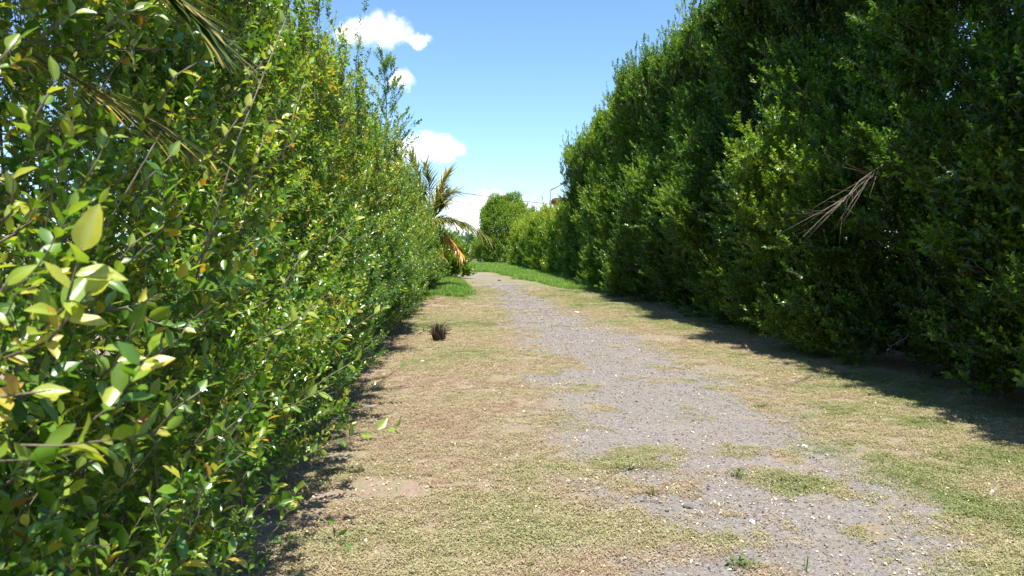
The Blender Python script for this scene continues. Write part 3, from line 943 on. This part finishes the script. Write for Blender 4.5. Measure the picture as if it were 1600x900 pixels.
SPR = [((305, 440, 2.35), (452, 15, 2.6), 'lyg', .046, 14),  # start px,py,d ; end px,py,d ; kinds ; leaf m ; count
    ((60, 520, 1.30), (128, 385, 1.20), 'lly', .078, 10), ((-20, 570, 1.30), (140, 455, 1.22), 'ooy', .058, 9),
    ((-30, 660, 1.25), (80, 610, 1.18), 'ooy', .058, 7), ((-40, 500, 1.2), (12, 440, 1.15), 'yl', .062, 3),
    ((150, 600, 1.7), (210, 505, 1.55), 'gl', .066, 5), ((-10, 360, 1.35), (20, 270, 1.3), 'yl', .055, 5),
    ((100, 480, 1.6), (190, 420, 1.5), 'llg', .060, 6), ((470, 716, 3.15), (622, 664, 3.0), 'gll', .066, 12),
    ((400, 650, 3.0), (520, 600, 2.8), 'ggl', .070, 8), ((470, 620, 3.2), (560, 560, 3.2), 'gl', .066, 7),
    ((330, 830, 2.8), (445, 785, 2.7), 'ggl', .058, 6), ((380, 540, 2.7), (505, 470, 2.6), 'lyy', .055, 7),
    ((280, 520, 2.2), (390, 420, 2.2), 'lly', .052, 7), ((120, 300, 1.7), (180, 190, 1.7), 'lyl', .052, 7),
    ((200, 330, 2.0), (270, 240, 2.0), 'lg', .05, 6), ((40, 200, 1.5), (90, 120, 1.5), 'gly', .052, 6),
    ((250, 160, 2.0), (320, 90, 2.0), 'lly', .05, 6), ((380, 330, 2.5), (420, 200, 2.5), 'lyy', .05, 7),
    ((100, 750, 1.8), (190, 700, 1.7), 'gl', .056, 6), ((200, 840, 2.1), (270, 790, 2.0), 'gg', .056, 6),
    ((30, 860, 1.6), (90, 800, 1.5), 'gg', .052, 5), ((300, 700, 2.3), (390, 640, 2.2), 'gly', .054, 6),
    ((440, 240, 3.0), (480, 110, 3.0), 'lg', .05, 7), ((360, 150, 2.4), (440, 30, 2.4), 'lly', .048, 8),
    ((480, 420, 3.6), (560, 340, 3.5), 'lyg', .052, 7), ((230, 690, 1.95), (330, 600, 1.9), 'gly', .054, 7),
    ((490, 800, 3.5), (540, 850, 3.4), 'gg', .05, 5), ((240, 560, 2.0), (300, 500, 2.0), 'gg', .056, 5),
    ((0, 760, 1.4), (60, 700, 1.35), 'gl', .05, 5), ((150, 60, 1.8), (230, 10, 1.8), 'lg', .05, 6),
    ((520, 540, 4.0), (600, 480, 3.9), 'lyg', .056, 7), ((560, 620, 4.6), (645, 560, 4.5), 'lg', .058, 6),
    ((300, 420, 2.2), (350, 330, 2.2), 'gl', .052, 6), ((60, 60, 1.6), (120, 20, 1.6), 'gl', .05, 5),
    ((-10, 130, 1.4), (30, 60, 1.4), 'ggl', .05, 5), ((100, 870, 1.7), (180, 850, 1.7), 'gg', .05, 5),
    ((320, 880, 2.7), (400, 860, 2.6), 'gly', .05, 5), ((420, 480, 2.9), (470, 400, 2.9), 'gl', .052, 6),
    ((330, 250, 2.2), (390, 160, 2.2), 'yl', .048, 6), ((180, 420, 1.9), (240, 360, 1.9), 'gl', .052, 6)]
cnt = 0
for i, (a, b, kd, sz, nl) in enumerate(SPR):
    if cnt + nl > 300:
        break
    cnt += spray(P(*a), P(*b), kd, sz, 700 + i, nl)


# ------------------------------------------------------------------ dry branches hanging out of the right hedge
def dry_branch(p0, p1, seed, n=12, sub=.5, label=None, r=.009):
    rr = random.Random(seed); mb = MB(); p0, p1 = Vector(p0), Vector(p1); ax = p1 - p0
    pts = [p0 + ax * (k / 5) + Vector((rr.uniform(-.03, .03), rr.uniform(-.03, .03), rr.uniform(-.03, .03))) * (k > 0) for k in range(6)]
    mb.tube(pts, [r * (1 - .15 * k) for k in range(6)], 5, 0)
    for i in range(n):
        t = rr.uniform(.05, .8); b = p0 + ax * t; ln = ax.length * sub * rr.uniform(.4, 1) * (1 - t * .5)
        d = (ax.normalized() + Vector((rr.uniform(-.4, .4), rr.uniform(-.4, .4), rr.uniform(-.42, .42)))).normalized()
        e = b + d * ln
        mb.tube([b, b.lerp(e, .5) + Vector((0, 0, rr.uniform(-.02, .02))), e], [r * .45, r * .32, r * .12], 4, 0)
        for k in range(2):
            s = b.lerp(e, rr.uniform(.3, .8)); d2 = (d + Vector((rr.uniform(-.6, .6), rr.uniform(-.6, .6), rr.uniform(-.5, .5)))).normalized()
            mb.tube([s, s + d2 * ln * .35], [r * .25, r * .1], 3, 0)
    return add('dry_branch', mb.mesh('dry_branch', [M_dry]), hedgeR, label=label)


dry_branch(P(1400, 240, 9.3), P(1252, 368, 7.7), 5, 15, .60, 'leafless grey branch sticking out at eye level', r=.006)
dry_branch(P(1535, 548, 8.0), P(1490, 575, 7.7), 7, 7, .8, 'bare twig near the foot of the hedge')
dry_branch(P(1420, 520, 8.8), P(1385, 548, 8.4), 8, 3, .5)
dry_branch(P(1560, 440, 7.6), P(1500, 400, 7.4), 10, 9, .6)


# ------------------------------------------------------------------ ground cover
def tuft(seed, n, h, w_, spread, tint_mu, tint_sd, lean=.6, mat=None):
    rr = random.Random(seed); mb = MB()
    for i in range(n):
        a = rr.uniform(0, 6.28); r0 = rr.uniform(0, spread); b = Vector((math.cos(a) * r0, math.sin(a) * r0, -.004))
        a2 = rr.uniform(0, 6.28); hh = h * rr.uniform(.5, 1.1); d = Vector((math.cos(a2), math.sin(a2), 0))
        s = Vector((-d.y, d.x, 0)) * w_ * .5; ln = lean * rr.uniform(.3, 1.2) * hh
        m1 = b + Vector((0, 0, hh * .55)) + d * ln * .35; tp = b + Vector((0, 0, hh * (.9 - .25 * lean))) + d * ln
        mb.raw([b - s, b + s, m1 + s * .8, m1 - s * .8, tp], [(0, 1, 2, 3), (3, 2, 4)], 0, min(max(rr.gauss(tint_mu, tint_sd), .02), .98))
    return mb.mesh('tuft', [mat or M_grass])


def creeper(seed, n, spread, L, tint_mu):
    """small flat rosette of round leaves"""
    rr = random.Random(seed); mb = MB()
    for i in range(n):
        a = rr.uniform(0, 6.28); r0 = spread * math.sqrt(rr.random()); b = Vector((math.cos(a) * r0, math.sin(a) * r0, rr.uniform(.002, .014)))
        a2 = rr.uniform(0, 6.28); d = Vector((math.cos(a2), math.sin(a2), rr.uniform(-.1, .5)))
        vs, fs = leaf_geo(b, d, (rr.uniform(-.3, .3), rr.uniform(-.3, .3), 1), L * rr.uniform(.6, 1.2), L * .6, .1, .1)
        mb.raw(vs, fs, 0, min(max(rr.gauss(tint_mu, .1), .02), .95))
    return mb.mesh('creeper', [M_grass])


TUFT = [proto('tuft_source', tuft(i, 14, .026, .0028, .035, .55, .16, 1.1)) for i in range(4)] + \
       [proto('tuft_source', creeper(20 + i, 16, .05, .013, .42)) for i in range(3)]


def sample_area(n, ymin, ymax, power, xl, xr, seed):
    rg = np.random.default_rng(seed)
    yy = ymin * (ymax / ymin) ** (rg.random(n) ** power)
    xx = np.interp(rg.random(n), [0, 1], [0, 1]); lo, hi = xl(yy), xr(yy)
    return lo + xx * (hi - lo), yy


XL = lambda y: left_face(y, 0) - 1.4
XR = lambda y: np.minimum(right_face(y, 0) + 1.2, .70 * y + .5)
x_, y_ = sample_area(260000, 3.2, 30, .95, XL, XR, 401)
pmv, gmv = path_mask(x_, y_), green_mask(x_, y_)
rg = np.random.default_rng(402)
k = rg.random(len(x_)) < (1 - pmv) ** 1.1 * (0.50 + .50 * np.clip(gmv * 1.5, 0, 1)) + .012
k &= vnoise(np.stack([x_ * 7, y_ * 7, x_ * 0], 1), 44, 2) > .28
k &= vnoise(np.stack([x_ * 1.5, y_ * 1.2, x_ * 0], 1), 45, 3) > .33 - .25 * gmv
x_, y_, gmv = x_[k], y_[k], gmv[k]
pts = np.stack([x_, y_, bump_height(x_, y_)], 1)
nn = len(x_)
far_k = np.interp(y_, [4, 30], [.9, 1.9])
var = np.where(rg.random(nn) < .5 + .3 * gmv, rg.integers(4, 7, nn), rg.integers(0, 4, nn))
patchy = (vnoise(np.stack([x_ * 1.6, y_ * 1.6, x_ * 0], 1), 46, 2) - .5) * .7
scatter('short_grass', None, 'turf', TUFT, pts, np.stack([rg.normal(0, .12, nn), rg.normal(0, .12, nn), rg.uniform(0, 6.28, nn)], 1),
        rg.uniform(.7, 1.3, nn) * far_k, var, .46 - .62 * gmv + patchy * .6 + rg.normal(0, .06, nn),
        label='short dry patchy turf of grass and creeping weeds on both sides of the gravel track', cat='grass')

LUSH = [proto('grass_source', tuft(60 + i, 20, .20, .010, .11, .34, .10, .7, M_lush)) for i in range(4)]
x_, y_ = sample_area(26000, 23, 75, .9, lambda y: np.interp(y, [23, 40, 75], [-4.6, -8, -26]), lambda y: right_face(y, 0) + .6, 411)
pmv = path_mask(x_, y_); gv = green_mask(x_, y_); rg = np.random.default_rng(412)
k = (pmv < .35) & (gv > .86) & (rg.random(len(x_)) < .95)
x_, y_ = x_[k], y_[k]; nn = len(x_)
hs = np.interp(np.minimum(np.abs(x_ - np.interp(y_, PATH_Y, PATH_L)), np.abs(x_ - np.interp(y_, PATH_Y, PATH_R))), [0, 1.2], [.35, 1.2])
scatter('long_grass', None, 'lush', LUSH, np.stack([x_, y_, bump_height(x_, y_)], 1),
        np.stack([rg.normal(0, .1, nn), rg.normal(0, .1, nn), rg.uniform(0, 6.28, nn)], 1), rg.uniform(.6, 1.2, nn) * hs,
        rg.integers(0, 4, nn), (vnoise(np.stack([x_, y_, x_ * 0], 1), 47, 2) - .4) * .35,
        label='longer fresh green grass on both verges where the lane bends', cat='grass')


def pebble(seed, flat=.55):
    rr = random.Random(seed); import bmesh
    bm = bmesh.new(); bmesh.ops.create_icosphere(bm, subdivisions=1, radius=1)
    ph = [rr.uniform(0, 6.28) for _ in range(6)]
    for v in bm.verts:
        s = 1 + .25 * math.sin(v.co.x * 3 + ph[0]) + .2 * math.sin(v.co.y * 4 + ph[1]) + rr.uniform(-.12, .12)
        v.co = Vector((v.co.x * s * 1.2, v.co.y * s * .9, v.co.z * s * flat))
    me = bpy.data.meshes.new('pebble'); bm.to_mesh(me); bm.free(); me.materials.append(M_stone)
    a = me.attributes.new('tint', 'FLOAT', 'POINT'); a.data.foreach_set('value', [.42] * len(me.vertices))
    return me


PEB = [proto('pebble_source', pebble(i)) for i in range(6)]
x_, y_ = sample_area(60000, 3.2, 32, 1.0, lambda y: np.interp(y, PATH_Y, PATH_L) - .7, lambda y: np.interp(y, PATH_Y, PATH_R) + .8, 421)
pmv = path_mask(x_, y_); rg = np.random.default_rng(422)
k = rg.random(len(x_)) < np.clip(pmv, 0, 1) * .9 + .03
x_, y_ = x_[k], y_[k]; nn = len(x_)
sz = .0035 * np.exp(rg.normal(0, .42, nn)) * np.interp(y_, [4, 30], [1, 2.2])
scatter('gravel', None, 'gravel', PEB, np.stack([x_, y_, bump_height(x_, y_) + sz * .2], 1), np.stack([rg.normal(0, .3, nn), rg.normal(0, .3, nn), rg.uniform(0, 6.28, nn)], 1),
        sz, rg.integers(0, 6, nn), np.zeros(nn), label='loose grey gravel chips scattered over the middle track', cat='gravel')


def dead_leaf(seed):
    rr = random.Random(seed); mb = MB()
    vs, fs = leaf_geo((-.5, 0, 0), (1, 0, .0), (0, rr.uniform(-.3, .3), 1), 1.0, .5, rr.uniform(.1, .6), rr.uniform(-.3, .3))
    mb.raw(vs, fs, 0, rr.uniform(.35, .8)); return mb.mesh('dead_leaf', [M_litter])


LIT = [proto('litter_source', dead_leaf(i)) for i in range(6)]
straw = MB(); straw.tube([(-1.2, 0, 0), (0, .08, .03), (1.2, -.05, 0)], [.035, .035, .02], 3, 0, .8); LIT.append(proto('litter_source', straw.mesh('straw', [M_litter])))
x_, y_ = sample_area(26000, 3.2, 30, .9, XL, XR, 431)
rg = np.random.default_rng(432)
dens = vnoise(np.stack([x_ * .8, y_ * .8, x_ * 0], 1), 49, 2); edge = np.clip(1 - np.minimum(x_ - left_face(y_, 0), right_face(y_, 0) - x_) / 2.2, 0, 1)
k = rg.random(len(x_)) < np.clip(dens * .9 - .12 + edge * .25, .02, 1)
x_, y_ = x_[k], y_[k]; nn = len(x_)
scatter('leaf_litter', None, 'litter', LIT, np.stack([x_, y_, bump_height(x_, y_) + .006], 1), np.stack([rg.normal(0, .25, nn), rg.normal(0, .25, nn), rg.uniform(0, 6.28, nn)], 1),
        rg.uniform(.010, .030, nn) * np.interp(y_, [4, 25], [1, 1.6]), rg.integers(0, 7, nn), np.zeros(nn),
        label='pale dry fallen leaves and straw strewn over the turf and track', cat='leaf litter')


# ------------------------------------------------------------------ single small things on the ground
def ground_z(v):
    return float(bump_height(np.array([v.x]), np.array([v.y]))[0])


def weed(px, py, label, n, size, tint, seed, flat=False, kind='leafy'):
    g = G(px, py); rr = random.Random(seed); mb = MB(); st = MB()
    for i in range(n):
        a = rr.uniform(0, 6.28); r0 = size * rr.uniform(.1, .9); h = size * rr.uniform(.15, .9) * (.4 if flat else 1)
        tip = Vector((math.cos(a) * r0, math.sin(a) * r0, h))
        if kind == 'blade':
            b = tip * .0 + Vector((math.cos(a) * r0 * .25, math.sin(a) * r0 * .25, 0)); s = Vector((-math.sin(a), math.cos(a), 0)) * size * .03
            mb.raw([b - s, b + s, tip * .6 + Vector((0, 0, h * .5)) + s * .7, tip * .6 + Vector((0, 0, h * .5)) - s * .7, tip + Vector((0, 0, h * .4))], [(0, 1, 2, 3), (3, 2, 4)], 0, rr.gauss(tint, .06))
        else:
            if i % 3 == 0:
                st.tube([(0, 0, 0), tip * .6 + Vector((0, 0, .004)), tip], [.0018, .0014, .0008], 3, 0, .4)
            vs, fs = leaf_geo(tip, (math.cos(a) + rr.uniform(-.4, .4), math.sin(a) + rr.uniform(-.4, .4), rr.uniform(-.2, .6)), (rr.uniform(-.3, .3), rr.uniform(-.3, .3), 1), min(size * .34, .028) * rr.uniform(.7, 1.2), min(size * .2, .016), .12, .1)
            mb.raw(vs, fs, 0, min(max(rr.gauss(tint, .07), .02), .9))
    t = thing('weed', label, 'weed', (g.x, g.y, ground_z(g)))
    add('leaves', mb.mesh('leaves', [M_grass]), t)
    if st.v:
        add('stems', st.mesh('stems', [M_grass]), t)
    return t


weed(1150, 745, 'dark green leafy weed standing alone on the gravel in the middle of the track', 34, .075, .08, 1)
weed(1019, 775, 'small bright green grass tuft on the gravel, left of the dark leafy weed', 22, .06, .10, 2, kind='blade')
weed(1190, 636, 'dark green weed at the right edge of the gravel', 34, .10, .05, 3, flat=True)
weed(1258, 655, 'greyish low weed where gravel meets the right turf', 20, .07, .3, 4, flat=True)
weed(1470, 716, 'bright yellow-green weed in the right turf', 40, .085, .3, 5, flat=True)
weed(1235, 752, 'spreading green creeper patch on the gravel, right of the dark leafy weed', 60, .22, .36, 6, flat=True)
weed(985, 735, 'brownish green creeper mat in the middle of the track', 60, .22, .46, 7, flat=True)
weed(1160, 885, 'low green weed at the bottom edge of the picture', 50, .09, .18, 8, flat=True)
weed(1258, 893, 'tall thin grass sprig at the bottom edge of the picture', 8, .10, .2, 9, kind='blade')
weed(1520, 660, 'green weed in the shade edge of the tall right hedge', 30, .10, .12, 10, flat=True)
weed(640, 548, 'green creeping weed beside the dark dry clump', 30, .10, .2, 12, flat=True)
weed(400, 880, 'small green ground weeds at the foot of the left hedge', 50, .13, .12, 13, flat=True)

# dry root clump
g = G(686, 534)
cl_ = thing('dry_clump', 'dark dry root clump of withered grass standing on the turf near the left hedge', 'clump', (g.x, g.y, ground_z(g)))
mb = MB(); rr = random.Random(44)
for i in range(170):
    a = rr.uniform(0, 6.28); h = rr.uniform(.14, .34); r0 = rr.uniform(.02, .11)
    b = Vector((math.cos(a) * r0, math.sin(a) * r0, -.01)); m_ = b * 1.5 + Vector((0, 0, h * .75)); e = b * 2.6 + Vector((rr.uniform(-.05, .05), rr.uniform(-.05, .05), h * rr.uniform(.6, 1)))
    mb.tube([b, m_, e], [.006, .005, .002], 3, 0, rr.uniform(.2, .8))
M_clump = simple_material('withered_roots', [(0.2, (0.04, 0.028, 0.02)), (0.6, (0.11, 0.08, 0.05)), (0.9, (0.36, 0.28, 0.16))], 50, attr='tint')
add('withered_stalks', mb.mesh('withered_stalks', [M_clump]), cl_)
mb = MB(); vs = []; fs = []
for i in range(5):
    for j in range(8):
        r = (.095, .10, .085, .055, .01)[i] * (1 + .2 * math.sin(j * 2.4 + i)); vs.append((math.cos(j * .785) * r, math.sin(j * .785) * r, (-.02, .06, .12, .17, .19)[i]))
for i in range(4):
    for j in range(8):
        fs.append((i * 8 + j, i * 8 + (j + 1) % 8, (i + 1) * 8 + (j + 1) % 8, (i + 1) * 8 + j))
mb.raw(vs, fs); cl_.scale = (.85, .85, 1.15)
add('root_ball', mb.mesh('root_ball', [simple_material('dark_roots', [(0.3, (0.02, 0.014, 0.01)), (0.7, (0.07, 0.05, 0.03))], 60, bump=1)]), cl_)

# forked twig on the ground by the left hedge
g0 = G(662, 524)
t = thing('fallen_twig', 'crooked dark twig poking up from the turf beside the left hedge', 'twig', (g0.x, g0.y, 0))
mb = MB(); mb.tube([(-.16, 0, -.01), (-.04, 0, .05), (0, 0, .07), (-.01, 0, .20), (-.08, .02, .21)], [.008, .008, .008, .006, .004], 5, 0)
mb.tube([(0, 0, .07), (.06, 0, .09), (.08, 0, .13)], [.007, .005, .003], 4, 0)
add('wood', mb.mesh('wood', [M_bark]), t)


def stone(px, py, size, tint, label, seed, group=None):
    g = G(px, py); me = pebble(seed, .6); me.attributes['tint'].data.foreach_set('value', [tint] * len(me.vertices))
    m = simple_material('stone', [(0, tuple(c * .8 for c in tint_col(tint))), (1, tint_col(tint))], 30, bump=.4)
    me.materials.clear(); me.materials.append(m)
    for v in me.vertices:
        v.co *= size
    o = add('stone', me, None, None, label, 'stone', group, (g.x, g.y, ground_z(g) + size * .25)); o.rotation_euler.z = seed
    return o


def tint_col(t):
    return (.05 + .65 * t, .045 + .6 * t, .04 + .52 * t)


stone(901, 489, .05, 1.0, 'white stone at the right edge of the gravel, halfway down the lane', 1)
stone(1083, 675, .018, .95, 'white pebble on the gravel just above the turf tongue', 2)
stone(1175, 818, .020, .95, 'white pebble on the gravel near the bottom right', 3)
stone(780, 439, .09, .1, 'small dark brown lump on the track at the far bend', 4)
stone(1258, 698, .022, .9, 'white stone in the turf right of the gravel', 5)
stone(1075, 796, .028, .15, 'dark flat stone on the gravel below the grass tuft', 6)
stone(1550, 770, .024, .6, 'tan stone in the turf at the far right of the picture', 7)
stone(660, 567, .03, 1.0, 'flat white chip at the foot of the left hedge', 8)


def straw_thing(px0, py0, px1, py1, label, col):
    a, b = G(px0, py0), G(px1, py1); mb = MB(); za, zb = ground_z(a) + .008, ground_z(b) + .008
    mb.tube([(a.x, a.y, za), ((a.x + b.x) / 2, (a.y + b.y) / 2, (za + zb) / 2 + .006), (b.x, b.y, zb)], [.003, .0035, .002], 4, 0)
    add('straw_stalk', mb.mesh('straw_stalk', [M_litter]), None, None, label, 'straw')


straw_thing(1070, 752, 1102, 774, 'pale straw stalk lying on the gravel left of the dark leafy weed', 0)
straw_thing(1000, 787, 1037, 790, 'short pale straw stalk lying below the bright grass tuft', 0)

# ------------------------------------------------------------------ street lamp, cables, building
M_metal = simple_material('lamp_metal', [(0.3, (0.10, 0.12, 0.13)), (0.7, (0.17, 0.19, 0.20))], 8, rough=.5)
lb = P(860, 320, 70)
lamp = thing('street_lamp', 'grey street lamp post with angled arm above the low far hedge', 'street lamp', (lb.x, lb.y, 0))
top = P(861, 297, 70); tip = P(880, 287, 70)
mb = MB(); mb.tube([(0, 0, -.1), (0, 0, top.z)], [.09, .06], 8, 0); add('post', mb.mesh('post', [M_metal]), lamp)
mb = MB(); mb.tube([(0, 0, top.z - .02), (tip.x - lb.x, 0, tip.z)], [.05, .04], 8, 0); add('arm', mb.mesh('arm', [M_metal]), lamp)
mb = MB(); mb.box((tip.x - lb.x - .3, -.14, tip.z - .04), (tip.x - lb.x + .35, .14, tip.z + .08)); add('lamp_head', mb.mesh('lamp_head', [M_metal], smooth=False), lamp)

M_pole = simple_material('pole_concrete', [(0.3, (0.22, 0.2, 0.18)), (0.7, (0.35, 0.33, 0.3))], 6)
M_cable = simple_material('cable_black', [(0, (.03, .03, .035)), (1, (.05, .05, .055))], 6)


def pole(x, y, h, label):
    t = thing('utility_pole', label, 'pole', (x, y, 0))
    mb = MB(); mb.tube([(0, 0, -.1), (0, 0, h)], [.16, .10], 8, 0); add('post', mb.mesh('post', [M_pole]), t)
    mb = MB(); mb.box((-.06, -.7, h - .62), (.06, .7, h - .5)); add('crossarm', mb.mesh('crossarm', [M_pole], smooth=False), t)


pa = P(560, 275, 78); pb = P(1010, 334, 78)
pole(pa.x, pa.y, pa.z + .5, 'utility pole hidden behind the left hedge holding the thin cables')
pole(pb.x, pb.y, pb.z + .5, 'utility pole hidden behind the tall right hedge holding the thin cables')
for k, (dz, lab) in enumerate(((0, 'upper thin black power cable crossing the lane in front of the clouds'), (-.9, 'lower thin black power cable crossing behind the palm'))):
    mb = MB(); pts = []
    for i in range(17):
        t_ = i / 16; q = pa.lerp(pb, t_); pts.append((q.x, q.y + (k - .5) * 1.0, q.z + dz - .55 * 4 * t_ * (1 - t_) * .7))
    mb.tube(pts, [.034 - .008 * k] * 17, 4, 0)
    add('power_cable', mb.mesh('power_cable', [M_cable]), None, None, lab, 'cable')

hs_ = P(867, 309, 92)
house = thing('house', 'flat-roofed orange brown house just showing over the low far hedge beside the street lamp', 'house', (hs_.x, hs_.y, 0))
M_wall = simple_material('orange_wall', [(0.3, (0.36, 0.17, 0.08)), (0.7, (0.46, 0.24, 0.12))], 3)
M_roof = simple_material('brown_roof', [(0.3, (0.16, 0.06, 0.035)), (0.7, (0.24, 0.10, 0.06))], 3)
M_glass = simple_material('window_glass', [(0, (.05, .07, .08)), (1, (.08, .1, .11))], 3, rough=.1, spec=.6)
H = hs_.z
mb = MB(); mb.box((.25, 0, 0), (9, 7, H - .35)); add('wall', mb.mesh('wall', [M_wall], smooth=False), house)
mb = MB(); mb.box((-.25, -.5, H - .35), (9.5, 7.5, H - .1)); mb.box((0, -.25, H - .1), (9.25, 7.25, H)); add('roof', mb.mesh('roof', [M_roof], smooth=False), house)
for wx, wz in ((1.2, 1.0), (4.0, 1.0), (6.8, 1.0), (1.2, H - 2.6), (4.0, H - 2.6), (6.8, H - 2.6)):
    mb = MB(); mb.box((wx, -.06, wz), (wx + 1.2, .02, wz + 1.2)); wn = add('window', mb.mesh('window', [M_roof], smooth=False), house)
    mb = MB(); mb.box((wx + .08, -.075, wz + .08), (wx + 1.12, -.05, wz + 1.12)); add('pane', mb.mesh('pane', [M_glass], smooth=False), wn)

# banana-like plant far away
bp = P(735, 380, 82)
ban = thing('banana_plant', 'small dark banana plant seen between the palm and the round-topped tree', 'plant', (bp.x, bp.y, 0))
M_ban = leaf_material('banana_leaf', [(0, (.02, .05, .02)), (1, (.06, .12, .04))], trans=.25, spread=0)
mb = MB(); mb.tube([(0, 0, -.1), (0, 0, 1.9)], [.14, .09], 8, 0); add('stem', mb.mesh('stem', [M_bark]), ban)
for i, (dx, dz) in enumerate(((-.9, .9), (-.4, 1.3), (.1, 1.4), (.5, 1.1), (.9, .6), (-1.1, .3))):
    mb = MB(); vs = []; fs = []
    for k in range(7):
        t_ = k / 6; wv = .24 * math.sin(math.pi * (t_ * .9 + .05)); c = Vector((dx * t_ * 1.1, (.3 - .1 * i) * t_, 1.8 + dz * t_ * 1.3 - .6 * t_ * t_))
        sd = Vector((dz, .4, -dx)).normalized(); vs += [c - sd * wv, c + Vector((0, 0, -.05)), c + sd * wv]
    for k in range(6):
        fs += [(3 * k, 3 * k + 1, 3 * k + 4, 3 * k + 3), (3 * k + 1, 3 * k + 2, 3 * k + 5, 3 * k + 4)]
    mb.raw(vs, fs, 0, .4); add('leaf', mb.mesh('leaf', [M_ban]), ban)
